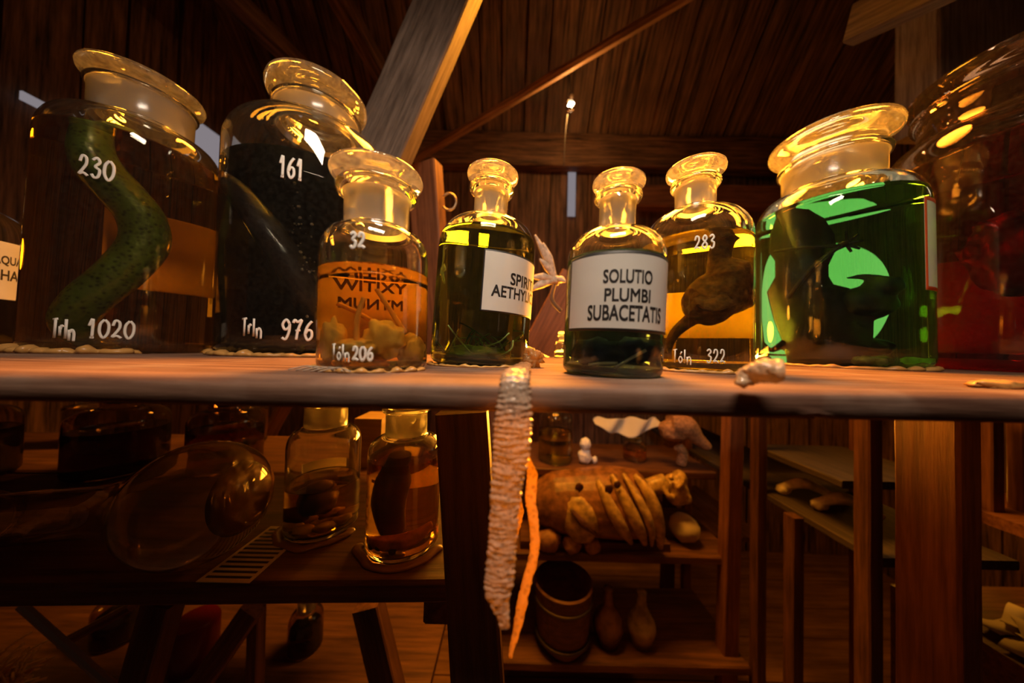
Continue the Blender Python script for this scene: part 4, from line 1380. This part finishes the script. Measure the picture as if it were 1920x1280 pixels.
# boards and papers further along the same side
o = board('wall_shelf', (1.26, .80, -.40), (2.2, .80, -.40), .20, .03, W_RED, (0, 0, 1), .003, .001, seed=71); tag(o, 'reddish shelf board beyond the thick red post', 'shelf')
for k, x in enumerate((1.30, 1.385)):
    o = board('slat', (x, .80, -.385), (x, .80, -.10), .035, .03, W_RED, (0, -1, 0), .003, .001, seed=72 + k)
    tag(o, ['upright slat standing on the reddish shelf, beside the thick post', 'upright slat standing at the far end of the reddish shelf'][k], 'slat', 'slats on the reddish shelf')
crate = empty('crate', (1.46, .85, -1.0))
bm = bmesh.new(); box(bm, (-.16, -.14, -.35), (.30, .16, .25)); new('crate_body', bm, W_DARK, crate, smooth=False)
tag(crate, 'dark crate under the reddish shelf with sheets of paper on it', 'crate')
PAPERW = plain('old_paper', (.62, .55, .45), .8)
for k, (dx, dy, a) in enumerate(((-.05, -.05, .3), (-.02, .0, .1), (.02, -.07, -.2), (.05, .02, .45), (.0, -.03, .7))):
    bm = bmesh.new()
    M_ = Matrix.Translation((1.45 + dx, .85 + dy, -.742 + k * .004)) @ Matrix.Rotation(a, 4, 'Z')
    n = 8; g = [[bm.verts.new(M_ @ Vector((-.08 + .16 * i / n, y, .006 * math.sin(i * .9 + k)))) for y in (-.025, .025)] for i in range(n + 1)]
    for i in range(n): bm.faces.new((g[i][0], g[i + 1][0], g[i + 1][1], g[i][1]))
    o = new('paper_strip', bm, PAPERW); so = o.modifiers.new('t', 'SOLIDIFY'); so.thickness = .0008
    tag(o, 'curled strip of old paper on the dark crate', 'paper', 'paper strips on the crate')

# ------------------------------------------------------------------ things under the lower shelf
o = board('metal_rod', at(40, 1135, .62), at(225, 1300, .62), .014, .014, plain('grey_metal', (.45, .40, .42), .35, metallic=.6), (0, 0, 1), .005, 0); tag(o, 'thin grey rod slanting down below the lower shelf', 'rod')
o = board('wooden_rod', at(118, 1205, .70), at(250, 1135, .70), .02, .02, W_RED, (0, 0, 1), .006, 0); tag(o, 'orange-brown rod meeting the grey rod below the lower shelf', 'rod')
o = board('slanting_strut', at(370, 1290, .75), at(475, 1140, .75), .05, .03, W_RED, (0, -1, 0), .003, .001, seed=81); tag(o, 'reddish strut slanting up below the lower shelf', 'strut')
o = board('upright_strut', at(482, 1140, .78), at(478, 1300, .78), .03, .03, W_RED, (0, -1, 0), .003, .001, seed=82); tag(o, 'narrow upright strut below the lower shelf beside the slanting one', 'strut')
bm = bmesh.new(); p = at(365, 1200, .85)
lathe(bm, [(0, -.06), (.05, -.06), (.053, -.055), (.053, .05), (.048, .06), (0, .06)], 32, None, Matrix.Translation(p))
tn = tag(autosmooth(new('red_tin', bm, plain('red_enamel', (.12, .006, .005), .3))), 'small red tin on the bottom shelf under the flask', 'tin')
bz = p.z - .06
o = board('bottom_shelf', (-1.7, .93, bz - .0145), (-.2, .93, bz - .0145), .30, .028, W_DARK, (0, 0, 1), .004, .001, seed=83); tag(o, 'dark bottom shelf deep below the lower shelf', 'shelf')
for X, Y, R, hh, lab in ((-1.18, .92, .06, .11, 'dark bottle on the bottom shelf near the slanting rods'), (-.60, .90, .045, .10, 'grey bottle on the bottom shelf beside the red tin')):
    make_jar(dict(name='reagent_bottle', X=X, Y=Y, Z=bz, R=R, rd=.032, H=hh + .10, rn=.024, rf=.029, zs=hh - .02, zn=hh + .01, zf=hh + .055, t=.003, level=hh * .6, seg=40,
        liq=liquid('murky_liquid', (.08, .05, .03), R * 2), glass=GLASS_DARK, stopmat=STOP_GLASS, label=lab, cat='bottle'))
bm = bmesh.new(); random.seed(12)
for k in range(60):
    p0 = at(random.uniform(-40, 30), random.uniform(1270, 1320), .75); p1 = p0 + Vector((random.uniform(-.02, .09), random.uniform(-.05, .05), random.uniform(.0, .07)))
    tube(bm, smooth_path([p0, p0.lerp(p1, .5) + Vector((0, 0, .015)), p1], 3), .0025, 5)
tag(new('straw', bm, plain('orange_straw', (.75, .42, .12), .7)), 'loose orange straw below the lower shelf at its outer end', 'straw', kind='stuff')

# dried plant bundle seen between the labelled bottles
DRY = plain('dried_stalks', (.62, .50, .38), .8, .3, 120, .3)
bd = empty('dried_bundle', at(1042, 525, .72)); tag(bd, 'bundle of pale dried pods and stalks between the two labelled bottles', 'dried plant')
bm = bmesh.new(); c0 = Vector(bd.location)
for x, y, r in ((1003, 440, 7), (1018, 455, 8), (1012, 485, 7), (996, 520, 8), (992, 545, 8), (1060, 528, 7)):
    P_ = smooth_path([Vector((0, 0, 0)), (at(x, y, .70) - c0) * .55 + Vector((0, 0, .004)), at(x, y, .70) - c0], 5)
    tube(bm, P_, [v * .72 / 550 for v in lerp_list([3.5, r, 1.5], len(P_))], 10)
blob(bm, (0, 0, 0), (.012, .012, .012), .3, 2, 3, 3)
new('pods', bm, DRY, bd)
bm = bmesh.new(); P_ = smooth_path([Vector((0, 0, 0)), at(1034, 560, .72) - c0, at(1052, 583, .72) - c0], 5); tube(bm, P_, .005, 8); new('stalk', bm, plain('dark_stalk', (.12, .07, .04), .8), bd)
L3 = make_jar(dict(name='reagent_bottle', X=.118, Y=.69, Z=0, R=.018, rd=.010, H=.062, rn=.008, rf=.010, zs=.03, zn=.041, zf=.054, t=.0012, level=.02, seg=32,
    liq=liquid('clear_liquid', (.8, .75, .6), .03), label='tiny glass bottle at the far edge of the shelf between the labelled bottles', cat='bottle'))
wall_quad_y = 2.03
a_, b_ = at(1064, 405, 2.02), at(1080, 318, 2.02)
bm = bmesh.new(); box(bm, (a_.x, 2.02, a_.z), (b_.x, 2.026, b_.z))  # glowing strip added for daylight through a gap in the wall boards
struct(new('daylight_gap', bm, DAY, smooth=False))

# pale crumbs clinging to the snake in the blackish jar
bm = bmesh.new(); random.seed(21)
for k in range(60):
    t = random.random()
    p = inj(jd, 540 + 70 * t + random.gauss(0, 14), 395 + 190 * t + random.gauss(0, 26), 1.3, -.10 + random.uniform(-.004, .01))
    r = random.choice((.0006, .0008, .001, .0016, .0026))
    blob(bm, p, (r, r, r), .4, 2, 1, k)
tag(new('crumbs', bm, plain('pale_crumbs', (.75, .66, .55), .6)), 'pale crumbs floating beside the dark snake in jar 161', 'crumbs', kind='stuff')
